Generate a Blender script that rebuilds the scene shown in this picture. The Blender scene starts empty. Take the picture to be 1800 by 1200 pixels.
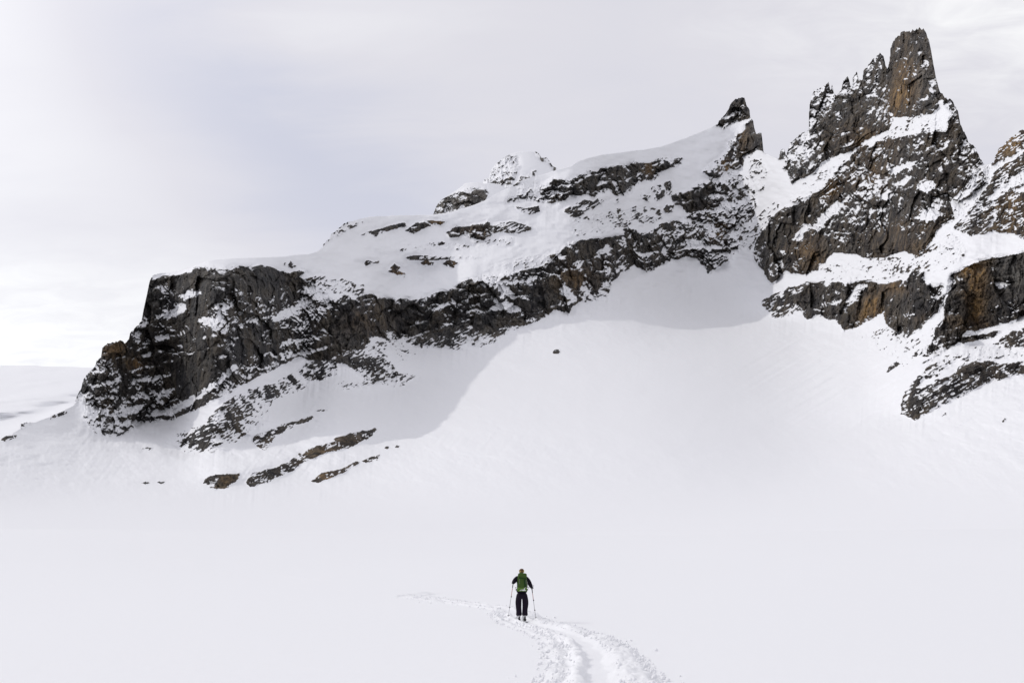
import bpy, bmesh, math, random, time
import numpy as np
from mathutils import Vector, Matrix
T0 = time.time()
random.seed(7)
C = bpy.context.scene.collection
scene = bpy.context.scene

# ------------------------------------------------------------------ camera
F_PX = 1400.0                      # focal length in pixels of the 1800 px wide photograph
PITCH = math.atan(405.0 / F_PX)
CAM_H = 1.5
cam_d = bpy.data.cameras.new('camera'); cam = bpy.data.objects.new('camera', cam_d); C.objects.link(cam)
cam.location = (0, 0, CAM_H); cam.rotation_euler = (math.pi / 2 + PITCH, 0, 0)
cam_d.sensor_width = 36; cam_d.lens = F_PX / 1800 * 36
cam_d.clip_start = 0.1; cam_d.clip_end = 30000
scene.camera = cam

# ------------------------------------------------------------------ sun, sky, exposure
SUN_EL = math.radians(36); SUN_AZ = math.radians(-83)       # azimuth from +Y (view direction) towards +X
sun_dir = Vector((math.sin(SUN_AZ) * math.cos(SUN_EL), math.cos(SUN_AZ) * math.cos(SUN_EL), math.sin(SUN_EL)))
sd = bpy.data.lights.new('sun', 'SUN'); so = bpy.data.objects.new('sun', sd); C.objects.link(so)
sd.energy = 1.08; sd.angle = math.radians(0.9); sd.color = (1.0, 0.965, 0.91)
so.rotation_euler = (-sun_dir).to_track_quat('-Z', 'Y').to_euler()
world = bpy.data.worlds.new('World'); scene.world = world; world.use_nodes = True
vs = scene.view_settings
vs.view_transform = 'Standard'; vs.look = 'None'; vs.exposure = 0; vs.gamma = 1; vs.use_curve_mapping = False


def build_world():
    nt = world.node_tree; N = nt.nodes; L = nt.links; N.clear()
    out = N.new('ShaderNodeOutputWorld'); bg = N.new('ShaderNodeBackground')
    bg.inputs['Strength'].default_value = 0.1
    sky = N.new('ShaderNodeTexSky'); sky.sky_type = 'NISHITA'; sky.sun_disc = False
    sky.sun_elevation = SUN_EL; sky.sun_rotation = SUN_AZ; sky.altitude = 2800
    tc = N.new('ShaderNodeTexCoord')

    def math_(op, a, b=None, c=None):
        n = N.new('ShaderNodeMath'); n.operation = op
        for i, v in enumerate((a, b, c)):
            if v is None: continue
            if isinstance(v, (int, float)): n.inputs[i].default_value = v
            else: L.new(v, n.inputs[i])
        return n.outputs[0]
    sep = N.new('ShaderNodeSeparateXYZ'); L.new(tc.outputs['Generated'], sep.inputs[0])
    X, Y, Z = sep.outputs
    # cloud sheet: direction projected on a high layer
    zz = math_('ADD', math_('MAXIMUM', Z, 0.0), 0.18)
    px = math_('DIVIDE', X, zz); py = math_('DIVIDE', Y, zz)
    cmb = N.new('ShaderNodeCombineXYZ'); L.new(px, cmb.inputs[0]); L.new(py, cmb.inputs[1])

    def noise(scale, detail, rough, rot=0.0, sx=1.0, sy=1.0, off=0.0, dist=0.0):
        mp = N.new('ShaderNodeMapping'); mp.inputs['Rotation'].default_value = (0, 0, rot)
        mp.inputs['Scale'].default_value = (sx, sy, 1); mp.inputs['Location'].default_value = (off, off * .7, off * .3)
        L.new(cmb.outputs[0], mp.inputs[0])
        n = N.new('ShaderNodeTexNoise'); n.inputs['Scale'].default_value = scale; n.inputs['Detail'].default_value = detail
        n.inputs['Roughness'].default_value = rough; n.inputs['Distortion'].default_value = dist
        L.new(mp.outputs[0], n.inputs['Vector']); return n.outputs['Fac']
    n1 = noise(0.9, 3, .5, rot=0.9, sx=1, sy=2.2, off=3.1)
    n2 = noise(2.6, 5, .55, rot=0.9, sx=1, sy=2.6, off=7.7, dist=.4)
    n3 = noise(7.0, 5, .6, rot=0.2, sx=1, sy=2.0, off=1.3, dist=.6)
    # a thinner, bluer lane in the cloud running from upper left down to the ridge
    az = math_('DIVIDE', X, Y); el = math_('DIVIDE', Z, Y)
    lane_c = math_('MULTIPLY_ADD', az, -0.78, 0.33)            # elevation of the lane's middle along the azimuth
    d = math_('SUBTRACT', el, lane_c); d = math_('MULTIPLY_ADD', math_('SUBTRACT', n2, 0.5), 0.28, d)
    lane = math_('EXPONENT', math_('MULTIPLY', math_('MULTIPLY', d, d), -38.0))
    a2 = math_('ADD', az, 0.32); lane = math_('MULTIPLY', lane, math_('EXPONENT', math_('MULTIPLY', math_('MULTIPLY', a2, a2), -9.0)))
    front = math_('GREATER_THAN', Y, 0.05); lane = math_('MULTIPLY', lane, front)
    az_ = math_('MULTIPLY', math_('MAXIMUM', math_('MINIMUM', az, 1.0), -1.0), front)
    thick = math_('MULTIPLY_ADD', math_('SUBTRACT', n1, 0.5), 0.22, 0.48)
    thick = math_('MULTIPLY_ADD', math_('SUBTRACT', n2, 0.5), 0.28, thick); thick = math_('MULTIPLY_ADD', az_, -0.30, thick)
    # low bright bank towards the left horizon, with wisps
    low = math_('MULTIPLY_ADD', el, -3.2, 1.45); low = math_('MULTIPLY', low, math_('MULTIPLY_ADD', az, -1.5, 0.25))
    low = math_('MINIMUM', math_('MAXIMUM', low, 0.0), 1.0); low = math_('MULTIPLY', low, front)
    wisp = math_('MULTIPLY', low, math_('MULTIPLY_ADD', math_('SUBTRACT', n3, 0.45), 1.6, 0.55))
    thick = math_('ADD', thick, math_('MULTIPLY', wisp, 0.85))
    thick = math_('SUBTRACT', thick, math_('MULTIPLY', lane, 0.55))
    ramp = N.new('ShaderNodeValToRGB'); L.new(thick, ramp.inputs[0])
    cr = ramp.color_ramp; cr.elements[0].position = 0.0; cr.elements[0].color = (6.5, 6.65, 7.7, 1)
    cr.elements[1].position = 1.0; cr.elements[1].color = (10.2, 10.2, 10.3, 1)
    e = cr.elements.new(0.5); e.color = (7.85, 7.75, 8.3, 1)
    # the veiled sun brightens the cloud around itself
    dp = N.new('ShaderNodeVectorMath'); dp.operation = 'DOT_PRODUCT'; L.new(tc.outputs['Generated'], dp.inputs[0]); dp.inputs[1].default_value = sun_dir
    glow = math_('MULTIPLY_ADD', math_('POWER', math_('MAXIMUM', dp.outputs['Value'], 0.0), 5.0), 0.42, 1.0)
    sc_ = N.new('ShaderNodeVectorMath'); sc_.operation = 'SCALE'; L.new(ramp.outputs[0], sc_.inputs[0]); L.new(glow, sc_.inputs['Scale'])
    mix = N.new('ShaderNodeMix'); mix.data_type = 'RGBA'; mix.inputs[0].default_value = 0.93
    L.new(sky.outputs[0], mix.inputs['A']); L.new(sc_.outputs[0], mix.inputs['B'])
    L.new(mix.outputs['Result'], bg.inputs['Color']); L.new(bg.outputs[0], out.inputs[0])


build_world()

# ------------------------------------------------------------------ projection helpers
SP, CP = math.sin(PITCH), math.cos(PITCH)


def pix_dir(x, y):
    """unit horizontal direction (dx, dy) and tangent of elevation t for a pixel of the photograph"""
    cx = (x - 900) / F_PX; cy = (600 - y) / F_PX
    X = cx; Y = CP - cy * SP; Z = SP + cy * CP
    h = np.sqrt(X * X + Y * Y)
    return X / h, Y / h, Z / h


def prof(R):
    """height of the open snow field at distance R: level, then gently rising"""
    R = np.asarray(R, float)
    return 3.4e-4 * np.clip(R - 30, 0, None) ** 2


RT = np.concatenate([np.linspace(5, 60, 600), np.linspace(60.3, 420, 900)])
TT = (prof(RT) - CAM_H) / RT


def ground_R(t): return np.interp(t, TT, RT)


def swell(x, y):
    """faint swell of the wind packed field"""
    R = np.hypot(x, y)
    return .30 * fbm(x / 26, y / 60, 0 * x, 3, 113) * np.interp(R, [45, 110, 190, 235], [0, 1, 1, 0])


def ground_pt(x, y):
    dx, dy, t = pix_dir(x, y); R = float(ground_R(t)); return np.array([dx * R, dy * R, float(prof(R))])


# ------------------------------------------------------------------ noise
rng = np.random.default_rng(11)
TAB = rng.random((64, 64, 64)).astype(np.float32)
JIT = rng.random((64, 64, 64, 3)).astype(np.float32)
GRD = (rng.random((64, 64, 64, 4)).astype(np.float32) * 2 - 1)


def vnoise(x, y, z, s=0):
    x = x + s * 17.31; y = y + s * 9.17; z = z + s * 5.77
    xi = np.floor(x).astype(np.int32); yi = np.floor(y).astype(np.int32); zi = np.floor(z).astype(np.int32)
    fx = (x - xi).astype(np.float32); fy = (y - yi).astype(np.float32); fz = (z - zi).astype(np.float32)
    fx = fx * fx * (3 - 2 * fx); fy = fy * fy * (3 - 2 * fy); fz = fz * fz * (3 - 2 * fz)
    x0 = xi & 63; x1 = (xi + 1) & 63; y0 = yi & 63; y1 = (yi + 1) & 63; z0 = zi & 63; z1 = (zi + 1) & 63
    def l(a, b, f): return a + (b - a) * f
    v = l(l(l(TAB[x0, y0, z0], TAB[x1, y0, z0], fx), l(TAB[x0, y1, z0], TAB[x1, y1, z0], fx), fy),
          l(l(TAB[x0, y0, z1], TAB[x1, y0, z1], fx), l(TAB[x0, y1, z1], TAB[x1, y1, z1], fx), fy), fz)
    return v * 2 - 1


def fbm(x, y, z, o=4, s=0, g=0.5):
    r = 0; a = 1; n = 0
    for i in range(o):
        r = r + a * vnoise(x, y, z, s + i * 3); n += a; a *= g; x = x * 2.03; y = y * 2.03; z = z * 2.03
    return r / n


def facets(x, y, z, s=0):
    """angular blocks: each cell has its own plane. returns (plane displacement, edge distance)"""
    x = x + s * 13.1; y = y + s * 7.7; z = z + s * 3.3
    xi = np.floor(x).astype(np.int32); yi = np.floor(y).astype(np.int32); zi = np.floor(z).astype(np.int32)
    f1 = np.full(x.shape, 9., np.float32); f2 = f1.copy(); best = np.zeros(x.shape + (3,), np.int32); off = np.zeros(x.shape + (3,), np.float32)
    for i in (-1, 0, 1):
        for j in (-1, 0, 1):
            for k in (-1, 0, 1):
                a = xi + i; b = yi + j; c = zi + k
                J = JIT[a & 63, b & 63, c & 63]
                ox = (x - a - J[..., 0]); oy = (y - b - J[..., 1]); oz = (z - c - J[..., 2])
                d = (ox * ox + oy * oy + oz * oz).astype(np.float32)
                m = d < f1
                f2 = np.where(m, f1, np.minimum(f2, d)); f1 = np.where(m, d, f1)
                best[m, 0] = a[m]; best[m, 1] = b[m]; best[m, 2] = c[m]
                off[m, 0] = ox[m]; off[m, 1] = oy[m]; off[m, 2] = oz[m]
    G = GRD[best[..., 0] & 63, best[..., 1] & 63, best[..., 2] & 63]
    return G[..., 0] * .5 + (G[..., 1:] * off).sum(-1), np.sqrt(f2) - np.sqrt(f1)


def gblur(a, sy, sx):
    for ax, sg in ((0, sy), (1, sx)):
        if sg <= 0: continue
        r = int(3 * sg) + 1; k = np.exp(-.5 * (np.arange(-r, r + 1) / sg) ** 2); k /= k.sum()
        pad = [(0, 0), (0, 0)]; pad[ax] = (r, r)
        b = np.pad(a, pad, mode='edge'); o = np.zeros_like(a)
        n = a.shape[ax]
        for i, w in enumerate(k):
            o += w * (b[i:i + n] if ax == 0 else b[:, i:i + n])
        a = o
    return a


# raster of hand traced outlines ---------------------------------------------------------------
RX0, RY0, RW, RH = -260, 0, 2320, 1000


def raster(poly, arr, val):
    p = np.array(poly, float); x = p[:, 0] - RX0; y = p[:, 1] - RY0
    x0 = max(int(x.min()), 0); x1 = min(int(x.max()) + 2, RW); y0 = max(int(y.min()), 0); y1 = min(int(y.max()) + 2, RH)
    gx, gy = np.meshgrid(np.arange(x0, x1) + .5, np.arange(y0, y1) + .5)
    ins = np.zeros(gx.shape, bool); n = len(p)
    for i in range(n):
        xa, ya, xb, yb = x[i], y[i], x[(i + 1) % n], y[(i + 1) % n]
        if ya == yb: continue
        c = ((ya > gy) != (yb > gy)) & (gx < (xb - xa) * (gy - ya) / (yb - ya) + xa)
        ins ^= c
    arr[y0:y1, x0:x1][ins] = val


# ------------------------------------------------------------------ ridge line against the sky
CREST = [(-260, 870), (-150, 835), (-60, 792), (0, 770), (20, 762), (34, 753), (36, 744), (52, 742), (60, 742), (85, 733), (110, 722), (130, 711.5), (135, 695),
 (143, 680), (147.5, 664), (168, 642), (170, 634), (179, 627), (180, 610), (189, 603), (212, 598), (220, 602), (227, 596), (228, 586),
 (236, 578), (249, 564), (252, 547), (258, 518), (263, 493), (269, 483), (282, 480), (303, 478.6), (322, 474.5), (341, 467.5),
 (363, 458.6), (382, 455.5), (417, 453), (464, 452), (500, 451), (521, 447.5), (542, 447), (559, 441), (566.6, 434), (569, 429), (579, 419.6),
 (582, 412), (593.5, 402.7), (605, 392), (619, 388.5), (639, 383), (653, 380), (700, 378), (740, 378), (763, 377), (790, 373), (807, 368),
 (833, 360), (857, 350), (873, 340), (890, 332), (907, 322), (927, 313), (953, 307), (980, 298), (1003, 292), (1017, 283), (1033, 278),
 (1060, 272), (1107, 266), (1133, 263), (1163, 257), (1207, 242), (1240, 228), (1262, 218), (1264, 213), (1273, 203), (1280, 192),
 (1285, 181), (1290, 176), (1300, 171), (1309, 172.5), (1312, 184), (1318, 193), (1317.7, 206), (1324, 212), (1326, 226), (1330, 236), (1339, 232.5),
 (1341, 268), (1351, 272), (1362, 277), (1369, 279), (1371, 267), (1375.5, 262), (1379.5, 263), (1381, 273.5), (1384, 267), (1389, 252),
 (1405, 236.5), (1421, 229), (1421, 215), (1419.6, 184), (1426, 172), (1431, 159.5), (1445, 153), (1453, 150), (1456.6, 144),
 (1458.5, 153), (1460, 156), (1463, 148), (1465.5, 165), (1469.5, 168), (1478, 159.5), (1480, 147), (1486.5, 136), (1492, 136), (1495, 153),
 (1498, 150), (1499, 136), (1506, 128.6), (1510, 143), (1516, 140), (1517, 125.6), (1528, 111.7), (1540.5, 99), (1546.6, 93), (1553, 99),
 (1557, 115), (1559.6, 120), (1563.6, 104), (1565, 85.5), (1571, 71.6), (1583.6, 59), (1599, 54.7), (1617.5, 50), (1625, 53), (1631, 65.5),
 (1636, 85.5), (1640.6, 110), (1643.7, 128.6), (1647, 144), (1653, 162.6), (1662, 172), (1671.5, 176), (1684, 193), (1686, 215),
 (1694.6, 233), (1704, 252), (1714.6, 260), (1721, 273.5), (1727, 286), (1731.6, 289), (1741, 288), (1747, 286), (1748.5, 277),
 (1756, 261), (1772, 246), (1793, 230), (1800, 227), (1850, 200), (1950, 160), (2060, 120)]
cxs = np.array([c[0] for c in CREST], float); cys = np.array([c[1] for c in CREST], float)
for i in range(1, len(cxs)):
    if cxs[i] <= cxs[i - 1]: cxs[i] = cxs[i - 1] + .6


# ------------------------------------------------------------------ rock areas
# (object key, fraction of bare rock, style 0 wall / 1 thin slanting slabs / 2 mottled, polygon)
BIG = [(1384, 240), (1400, 225), (1410, 130), (1440, 130), (1500, 100), (1560, 60), (1600, 30), (1640, 40), (1660, 150), (1700, 180), (1735, 280)]
ROCK = [
 ('left_cliff', .78, 0, [(120, 712), (130, 690), (140, 640), (170, 590), (215, 590), (225, 570), (245, 520), (258, 475), (262, 491), (296, 484), (334, 479), (345, 469),
   (385, 467.5), (448, 468), (461, 466), (480, 472), (512, 478), (526, 475), (540, 480), (508.5, 493), (527, 489), (559, 496), (578, 505.5), (553, 517), (551, 523), (599, 519.5),
   (608, 516), (619, 523), (653, 517), (698, 526), (746, 526), (758, 517), (758, 560), (745, 588), (710, 597), (676, 599), (659, 590), (625, 626), (613, 631), (582, 632), (552, 635), (527, 626), (505, 638),
   (470, 654), (436, 670), (404, 689), (369, 705), (341, 721), (303, 738), (271, 743), (249, 746), (233, 757), (208, 767), (189, 768), (163, 756),
   (157, 743), (149, 733), (147.5, 711), (157, 694), (144, 701), (130, 712)]),
 ('mid_cliff', .76, 0, [(756, 560), (756, 517), (792, 509), (812, 499), (834, 489), (868, 483), (897, 478), (922, 468), (959, 470), (981, 445), (984, 470), (980, 540),
   (959, 557), (942, 558.5), (897, 575), (870, 577), (845, 572), (800, 580), (745, 590)]),
 ('talus', .60, 1, [(745, 588), (800, 578), (845, 570), (870, 575), (900, 573), (942, 556), (955, 560), (897, 583), (865, 601), (840, 609), (806, 614.5), (755, 610), (741, 618), (724, 610), (708, 598)]),
 ('buttress', .72, 0, [(981, 446), (987, 438), (997, 427), (1030, 421), (1073, 417), (1100, 413), (1108, 425), (1105, 440), (1120, 465), (1090, 480), (1073, 500), (1073, 520), (1047, 527), (1017, 530),
   (1000, 552), (983, 551), (979, 536)]),
 ('saddle_rocks', .66, 0, [(1095, 403), (1112, 402), (1140, 409), (1180, 412), (1230, 405), (1270, 420), (1290, 440), (1280, 457), (1247, 482), (1223, 455), (1207, 450), (1160, 467), (1140, 480), (1117, 468), (1105, 445), (1100, 415)]),
 ('saddle_rocks', .45, 2, [(1140, 408), (1157, 393), (1193, 388), (1223, 391), (1260, 395), (1300, 395), (1312, 405), (1310, 435), (1290, 446), (1270, 425), (1230, 408), (1180, 414)]),
 ('pinnacle_low', .90, 0, [(1279, 250), (1300, 236), (1318, 215), (1322, 206), (1335, 225), (1345, 225), (1345, 272), (1330, 262), (1322, 275), (1310, 279), (1298, 270), (1286, 262), (1277, 250)]),
 ('pinnacle_top', .92, 0, [(1258, 222), (1262, 205), (1285, 165), (1312, 163), (1325, 195), (1318, 206), (1303, 215), (1285, 221), (1268, 229)]),
 ('pinnacle_base', .62, 2, [(1286, 262), (1300, 270), (1310, 280), (1306, 294), (1296, 300), (1286, 296), (1270, 303), (1262, 312), (1252, 318), (1245, 312), (1234, 303), (1246, 292), (1262, 280), (1276, 268)]),
 ('saddle_face', .38, 2, [(1262, 312), (1290, 300), (1312, 312), (1328, 335), (1332, 360), (1325, 385), (1312, 402), (1280, 396), (1225, 392), (1200, 380), (1212, 372), (1240, 370), (1262, 362), (1255, 330)]),
 ('saddle_face', .80, 0, [(1180, 345), (1205, 335), (1235, 318), (1252, 320), (1262, 335), (1272, 350), (1262, 362), (1240, 370), (1213, 373), (1200, 368), (1195, 360), (1183, 357)]),
 ('saddle_bit', .7, 2, [(1166, 366), (1175, 358), (1185, 360), (1184, 372), (1174, 376), (1166, 371)]),
 ('upper_band', .70, 0, [(892, 360), (893, 352), (920, 343), (948, 349), (950, 327), (970, 315), (1000, 318), (1033, 300), (1050, 303), (1077, 290), (1107, 290), (1117, 283), (1140, 287), (1157, 278),
   (1203, 280), (1198, 288), (1172, 296), (1160, 305), (1143, 320), (1133, 322), (1122, 318), (1110, 340), (1093, 347), (1077, 343), (1075, 331), (1053, 343), (1017, 345), (1000, 342), (993, 353), (970, 360), (945, 357), (920, 352)]),
 ('upper_bit_a', .65, 1, [(905, 362), (925, 366), (947, 362), (949, 373), (930, 377), (913, 371)]),
 ('upper_bit_b', .62, 1, [(986, 371), (1005, 358), (1023, 351), (1068, 350), (1050, 362), (1036, 372), (1012, 382)]),
 ('upper_bit_c', .36, 2, [(1123, 343), (1150, 328), (1183, 316), (1182, 340), (1150, 354), (1080, 352), (1040, 366), (1120, 350)]),
 ('lower_band', .78, 0, [(785, 407), (800, 399), (837, 395), (857, 390), (868, 398), (878, 405), (870, 410), (850, 422), (820, 415), (790, 418)]),
 ('lower_band', .62, 1, [(866, 396), (900, 390), (935, 398), (938, 406), (900, 410), (872, 408)]),
 ('lower_bit_a', .80, 0, [(648, 414), (655, 406), (684, 397), (712, 391), (714, 398), (686, 405), (662, 416)]),
 ('lower_bit_a', .5, 1, [(632, 413), (653, 405), (660, 408), (648, 415)]),
 ('lower_bit_b', .75, 0, [(711, 406), (735, 389), (757, 387), (782, 389), (776, 397), (752, 398), (727, 411)]),
 ('west_knob', .85, 0, [(560, 437), (575, 415), (590, 400), (606, 384), (613, 392), (606, 400), (613, 404), (585, 420), (574, 430), (568, 440)]),
 ('west_tips', .5, 1, [(608, 398), (625, 392), (640, 388), (636, 394), (615, 402)]),
 ('mid_outcrop_a', .85, 0, [(640, 463), (645, 457), (656, 461), (667, 459), (666, 463), (650, 464), (644, 467)]),
 ('mid_outcrop_b', .70, 0, [(681, 476), (693, 463), (704, 470), (700, 475), (713, 481), (712, 488), (697, 485)]),
 ('mid_outcrop_c', .72, 0, [(738, 462), (750, 457), (763, 462), (758, 470), (748, 468)]),
 ('mid_outcrop_d', .66, 0, [(777, 463), (790, 456), (807, 456), (802, 468), (795, 474), (785, 468)]),
 ('mid_outcrop_e', .45, 1, [(712, 452), (728, 449), (806, 450), (850, 452), (850, 455), (790, 456), (720, 458)]),
 ('cap_rocks', .5, 1, [(498, 462), (510, 458), (522, 468), (514, 472), (500, 468)]),
 ('cap_rocks_b', .5, 1, [(535, 490), (560, 484), (577, 486), (575, 494), (560, 496), (540, 494)]),
 # tall peak
 ('peak_tower', .94, 0, [(1557, 115), (1560, 60), (1600, 30), (1640, 40), (1650, 140), (1662, 165), (1650, 182), (1622, 195), (1600, 203), (1588, 206), (1568, 205), (1562, 160)]),
 ('peak_needles', .86, 0, [(1405, 240), (1405, 130), (1440, 130), (1500, 100), (1550, 70), (1560, 110), (1564, 180), (1573, 212), (1563, 229), (1540, 236), (1510, 258), (1500, 262), (1478, 272), (1450, 282), (1420, 262), (1415, 240)]),
 ('peak_shoulder', .72, 0, [(1379, 295), (1383, 260), (1390, 240), (1405, 225), (1422, 225), (1424, 260), (1450, 280), (1442, 292), (1425, 305), (1391, 323), (1386, 306)]),
 ('peak_wall', .80, 0, [(1515, 257), (1560, 240), (1610, 233), (1664, 230), (1672, 198), (1655, 182), (1663, 160), (1700, 180), (1735, 287), (1712, 298), (1708, 317), (1686, 340), (1672, 356), (1678, 385), (1650, 400),
   (1637, 423), (1613, 452), (1603, 447), (1590, 440), (1550, 457), (1517, 452), (1480, 443), (1463, 447), (1443, 473), (1420, 483), (1383, 477), (1357, 498), (1347, 487),
   (1327, 457), (1323, 437), (1335, 415), (1345, 400), (1365, 372), (1385, 362), (1400, 360), (1445, 330), (1470, 298), (1498, 270)]),
 ('peak_wall', .85, 0, [(1574, 221), (1592, 219), (1596, 205), (1622, 196), (1650, 183), (1655, 186), (1632, 204), (1590, 229), (1580, 229)]),
 ('far_needle', .95, 0, [(1366, 281), (1367, 262), (1376, 256), (1381, 262), (1381, 280)]),
 # right edge
 ('right_crest', .78, 1, [(1744, 300), (1745, 262), (1800, 215), (1900, 160), (2040, 110), (2040, 420), (1900, 440), (1800, 420), (1777, 411), (1750, 407), (1710, 415), (1675, 401), (1693, 380), (1706, 365), (1719, 350), (1727, 335), (1738, 325)]),
 # lower right wall
 ('right_wall_far', .66, 1, [(1335, 533), (1352, 520), (1377, 508), (1420, 495), (1430, 500), (1405, 520), (1398, 545), (1383, 557), (1366, 562), (1350, 550)]),
 ('right_wall_far', .84, 0, [(1398, 520), (1420, 500), (1437, 495), (1483, 498), (1513, 492), (1550, 497), (1510, 510), (1495, 525), (1483, 543), (1473, 560), (1457, 563), (1440, 553), (1420, 560), (1407, 545), (1398, 548)]),
 ('right_wall_mid', .93, 0, [(1497, 528), (1512, 510), (1550, 498), (1588, 491), (1575, 515), (1562, 533), (1553, 547), (1520, 568), (1505, 577), (1483, 582), (1473, 567), (1483, 545)]),
 ('right_wall_near', .90, 0, [(1575, 518), (1600, 480), (1610, 470), (1630, 457), (1634, 466), (1623, 490), (1628, 497), (1643, 503), (1658, 497), (1656, 512), (1658, 530), (1650, 547), (1632, 562), (1617, 580), (1603, 590), (1590, 599), (1577, 585), (1560, 571), (1554, 552)]),
 ('right_wall_big', .89, 0, [(1660, 560), (1658, 530), (1664, 510), (1674, 480), (1710, 463), (1750, 453), (1800, 442), (1900, 425), (2040, 400), (2040, 600), (1900, 585), (1800, 556), (1763, 569), (1735, 577), (1700, 581), (1691, 590), (1740, 585),
   (1765, 580), (1750, 592), (1720, 600), (1684, 604), (1663, 617), (1633, 629), (1615, 626), (1627, 606), (1640, 592), (1648, 568), (1642, 572)]),
 ('right_slab', .74, 1, [(1756, 595), (1780, 582), (1800, 578), (1950, 560), (1950, 660), (1800, 622), (1790, 612), (1763, 615)]),
 ('lower_outcrop', .74, 1, [(1583, 727), (1587, 700), (1593, 687), (1630, 640), (1613, 684), (1640, 672), (1683, 653), (1693, 637), (1747, 635), (1770, 640), (1800, 634), (1900, 620), (1900, 660), (1800, 655),
   (1770, 664), (1733, 672), (1700, 692), (1667, 707), (1610, 739), (1600, 730)]),
 ('slope_rock_a', .85, 1, [(1557, 657), (1563, 643), (1597, 622), (1601, 628), (1577, 643)]),
 # lower left ribs
 ('slab_field', .46, 1, [(306, 777), (312, 762), (363, 745), (372, 724), (414, 695), (486, 670), (530, 646), (545, 632), (591, 636), (595, 657), (549, 674), (511, 693), (477, 703), (460, 737), (414, 779), (380, 792), (329, 798)]),
 ('slab_field_east', .52, 1, [(585, 684), (599, 672), (627, 671), (645, 668), (625, 649), (600, 640), (576, 632), (660, 600), (672, 626), (693, 641), (699, 654), (735, 662), (712, 677), (687, 680), (665, 672), (640, 678), (613, 685)]),
 ('rib_small', .66, 1, [(445, 777), (448, 767), (490, 748), (549, 729), (553, 735), (507, 754), (480, 770), (469, 791), (460, 788)]),
 ('rib_long', .80, 1, [(431, 848), (443, 830), (486, 821), (528, 796), (575, 776), (612, 762), (663, 751), (650, 767), (617, 784), (580, 795), (541, 809), (507, 830), (470, 845), (439, 858)]),
 ('rib_block', .85, 0, [(355, 847), (363, 836), (390, 833), (422, 830), (414, 847), (384, 863), (372, 857)]),
 ('rib_low', .84, 1, [(546, 846), (566, 830), (600, 824), (625, 811), (634, 812), (604, 830), (560, 848)]),
 ('rib_low_tip', .72, 1, [(635, 810), (650, 803), (668, 799), (663, 809), (642, 813)]),
 ('boulder_a', .95, 0, [(971, 618), (975, 614.5), (982, 614), (985, 618), (981, 621.5), (974, 621.5)]),
 ('boulder_b', .95, 0, [(676, 787), (679, 783.5), (683, 784.5), (682, 789), (677, 789.5)]),
 ('boulder_c', .95, 0, [(693, 784.5), (697, 782), (702, 783.5), (701, 786.5), (695, 786.5)]),
 ('boulder_d', .9, 0, [(36, 755), (36, 740), (54, 740), (54, 749), (44, 752)]),
 ('boulder_e', .7, 1, [(86, 735), (96, 728), (118, 721), (118, 726), (100, 733), (90, 738)]),
 ('boulder_f', .7, 1, [(0, 773), (12, 765), (30, 764), (28, 770), (10, 775)]),
 ('thin_a', .6, 1, [(248, 788), (258, 785), (270, 787), (262, 791)]), ('thin_d', .8, 1, [(248, 849), (255, 846), (264, 848), (256, 851)]),
 ('thin_e', .8, 1, [(275, 847), (283, 845), (291, 847), (283, 850)]),
 ('thin_b', .7, 1, [(553, 722), (565, 718.5), (576, 720), (570, 722.5), (560, 724)]),
 ('thin_c', .7, 1, [(1760, 741), (1766, 735), (1770, 736), (1764, 742)]), ('thin_f', .7, 1, [(1656, 731), (1662, 725), (1664, 728)]),
 ('', .13, 1, [(1440, 468), (1520, 455), (1600, 452), (1640, 430), (1672, 405), (1690, 420), (1700, 440), (1690, 460), (1650, 480), (1600, 476), (1580, 488), (1500, 494), (1440, 492)]),
 ('', .22, 1, [(1300, 405), (1330, 380), (1360, 355), (1372, 362), (1345, 398), (1330, 420), (1318, 440), (1308, 440)]), ('', .14, 2, [(1312, 285), (1340, 280), (1352, 300), (1340, 340), (1322, 330)]),
 ('', .16, 1, [(1000, 385), (1060, 372), (1110, 362), (1160, 362), (1165, 385), (1110, 400), (1060, 412), (1010, 415)]), ('', .10, 2, [(900, 325), (945, 312), (950, 345), (905, 345)]),
 ('', .25, 1, [(555, 500), (600, 488), (640, 500), (640, 518), (600, 516), (556, 517)]), ('', .16, 1, [(1620, 635), (1690, 618), (1760, 600), (1800, 625), (1790, 632), (1740, 632), (1690, 634), (1640, 668), (1625, 665)]),
 ('', .10, 1, [(700, 428), (820, 425), (900, 418), (900, 430), (800, 440), (700, 440)]), ('', .2, 1, [(620, 618), (665, 600), (700, 600), (720, 612), (735, 625), (700, 640), (690, 625), (640, 632)]),
 ('', .18, 2, [(1700, 320), (1722, 292), (1745, 292), (1735, 322), (1716, 350), (1690, 378), (1678, 385), (1676, 355), (1690, 340)]), ('', .12, 1, [(1500, 262), (1560, 240), (1560, 232), (1600, 205), (1650, 200), (1660, 228), (1600, 236), (1520, 256)]),
 ('', .10, 1, [(1385, 350), (1430, 305), (1500, 268), (1495, 280), (1440, 330), (1400, 358)]), ('', .12, 1, [(860, 470), (920, 452), (980, 440), (980, 446), (955, 470), (900, 476)]),
 ('', .08, 1, [(1500, 585), (1560, 575), (1600, 602), (1640, 575), (1645, 590), (1600, 650), (1560, 625)]),
 ('saddle_bit_b', .45, 1, [(1317, 285), (1325, 277), (1341, 287), (1338, 292), (1325, 290)]),
]
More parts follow.
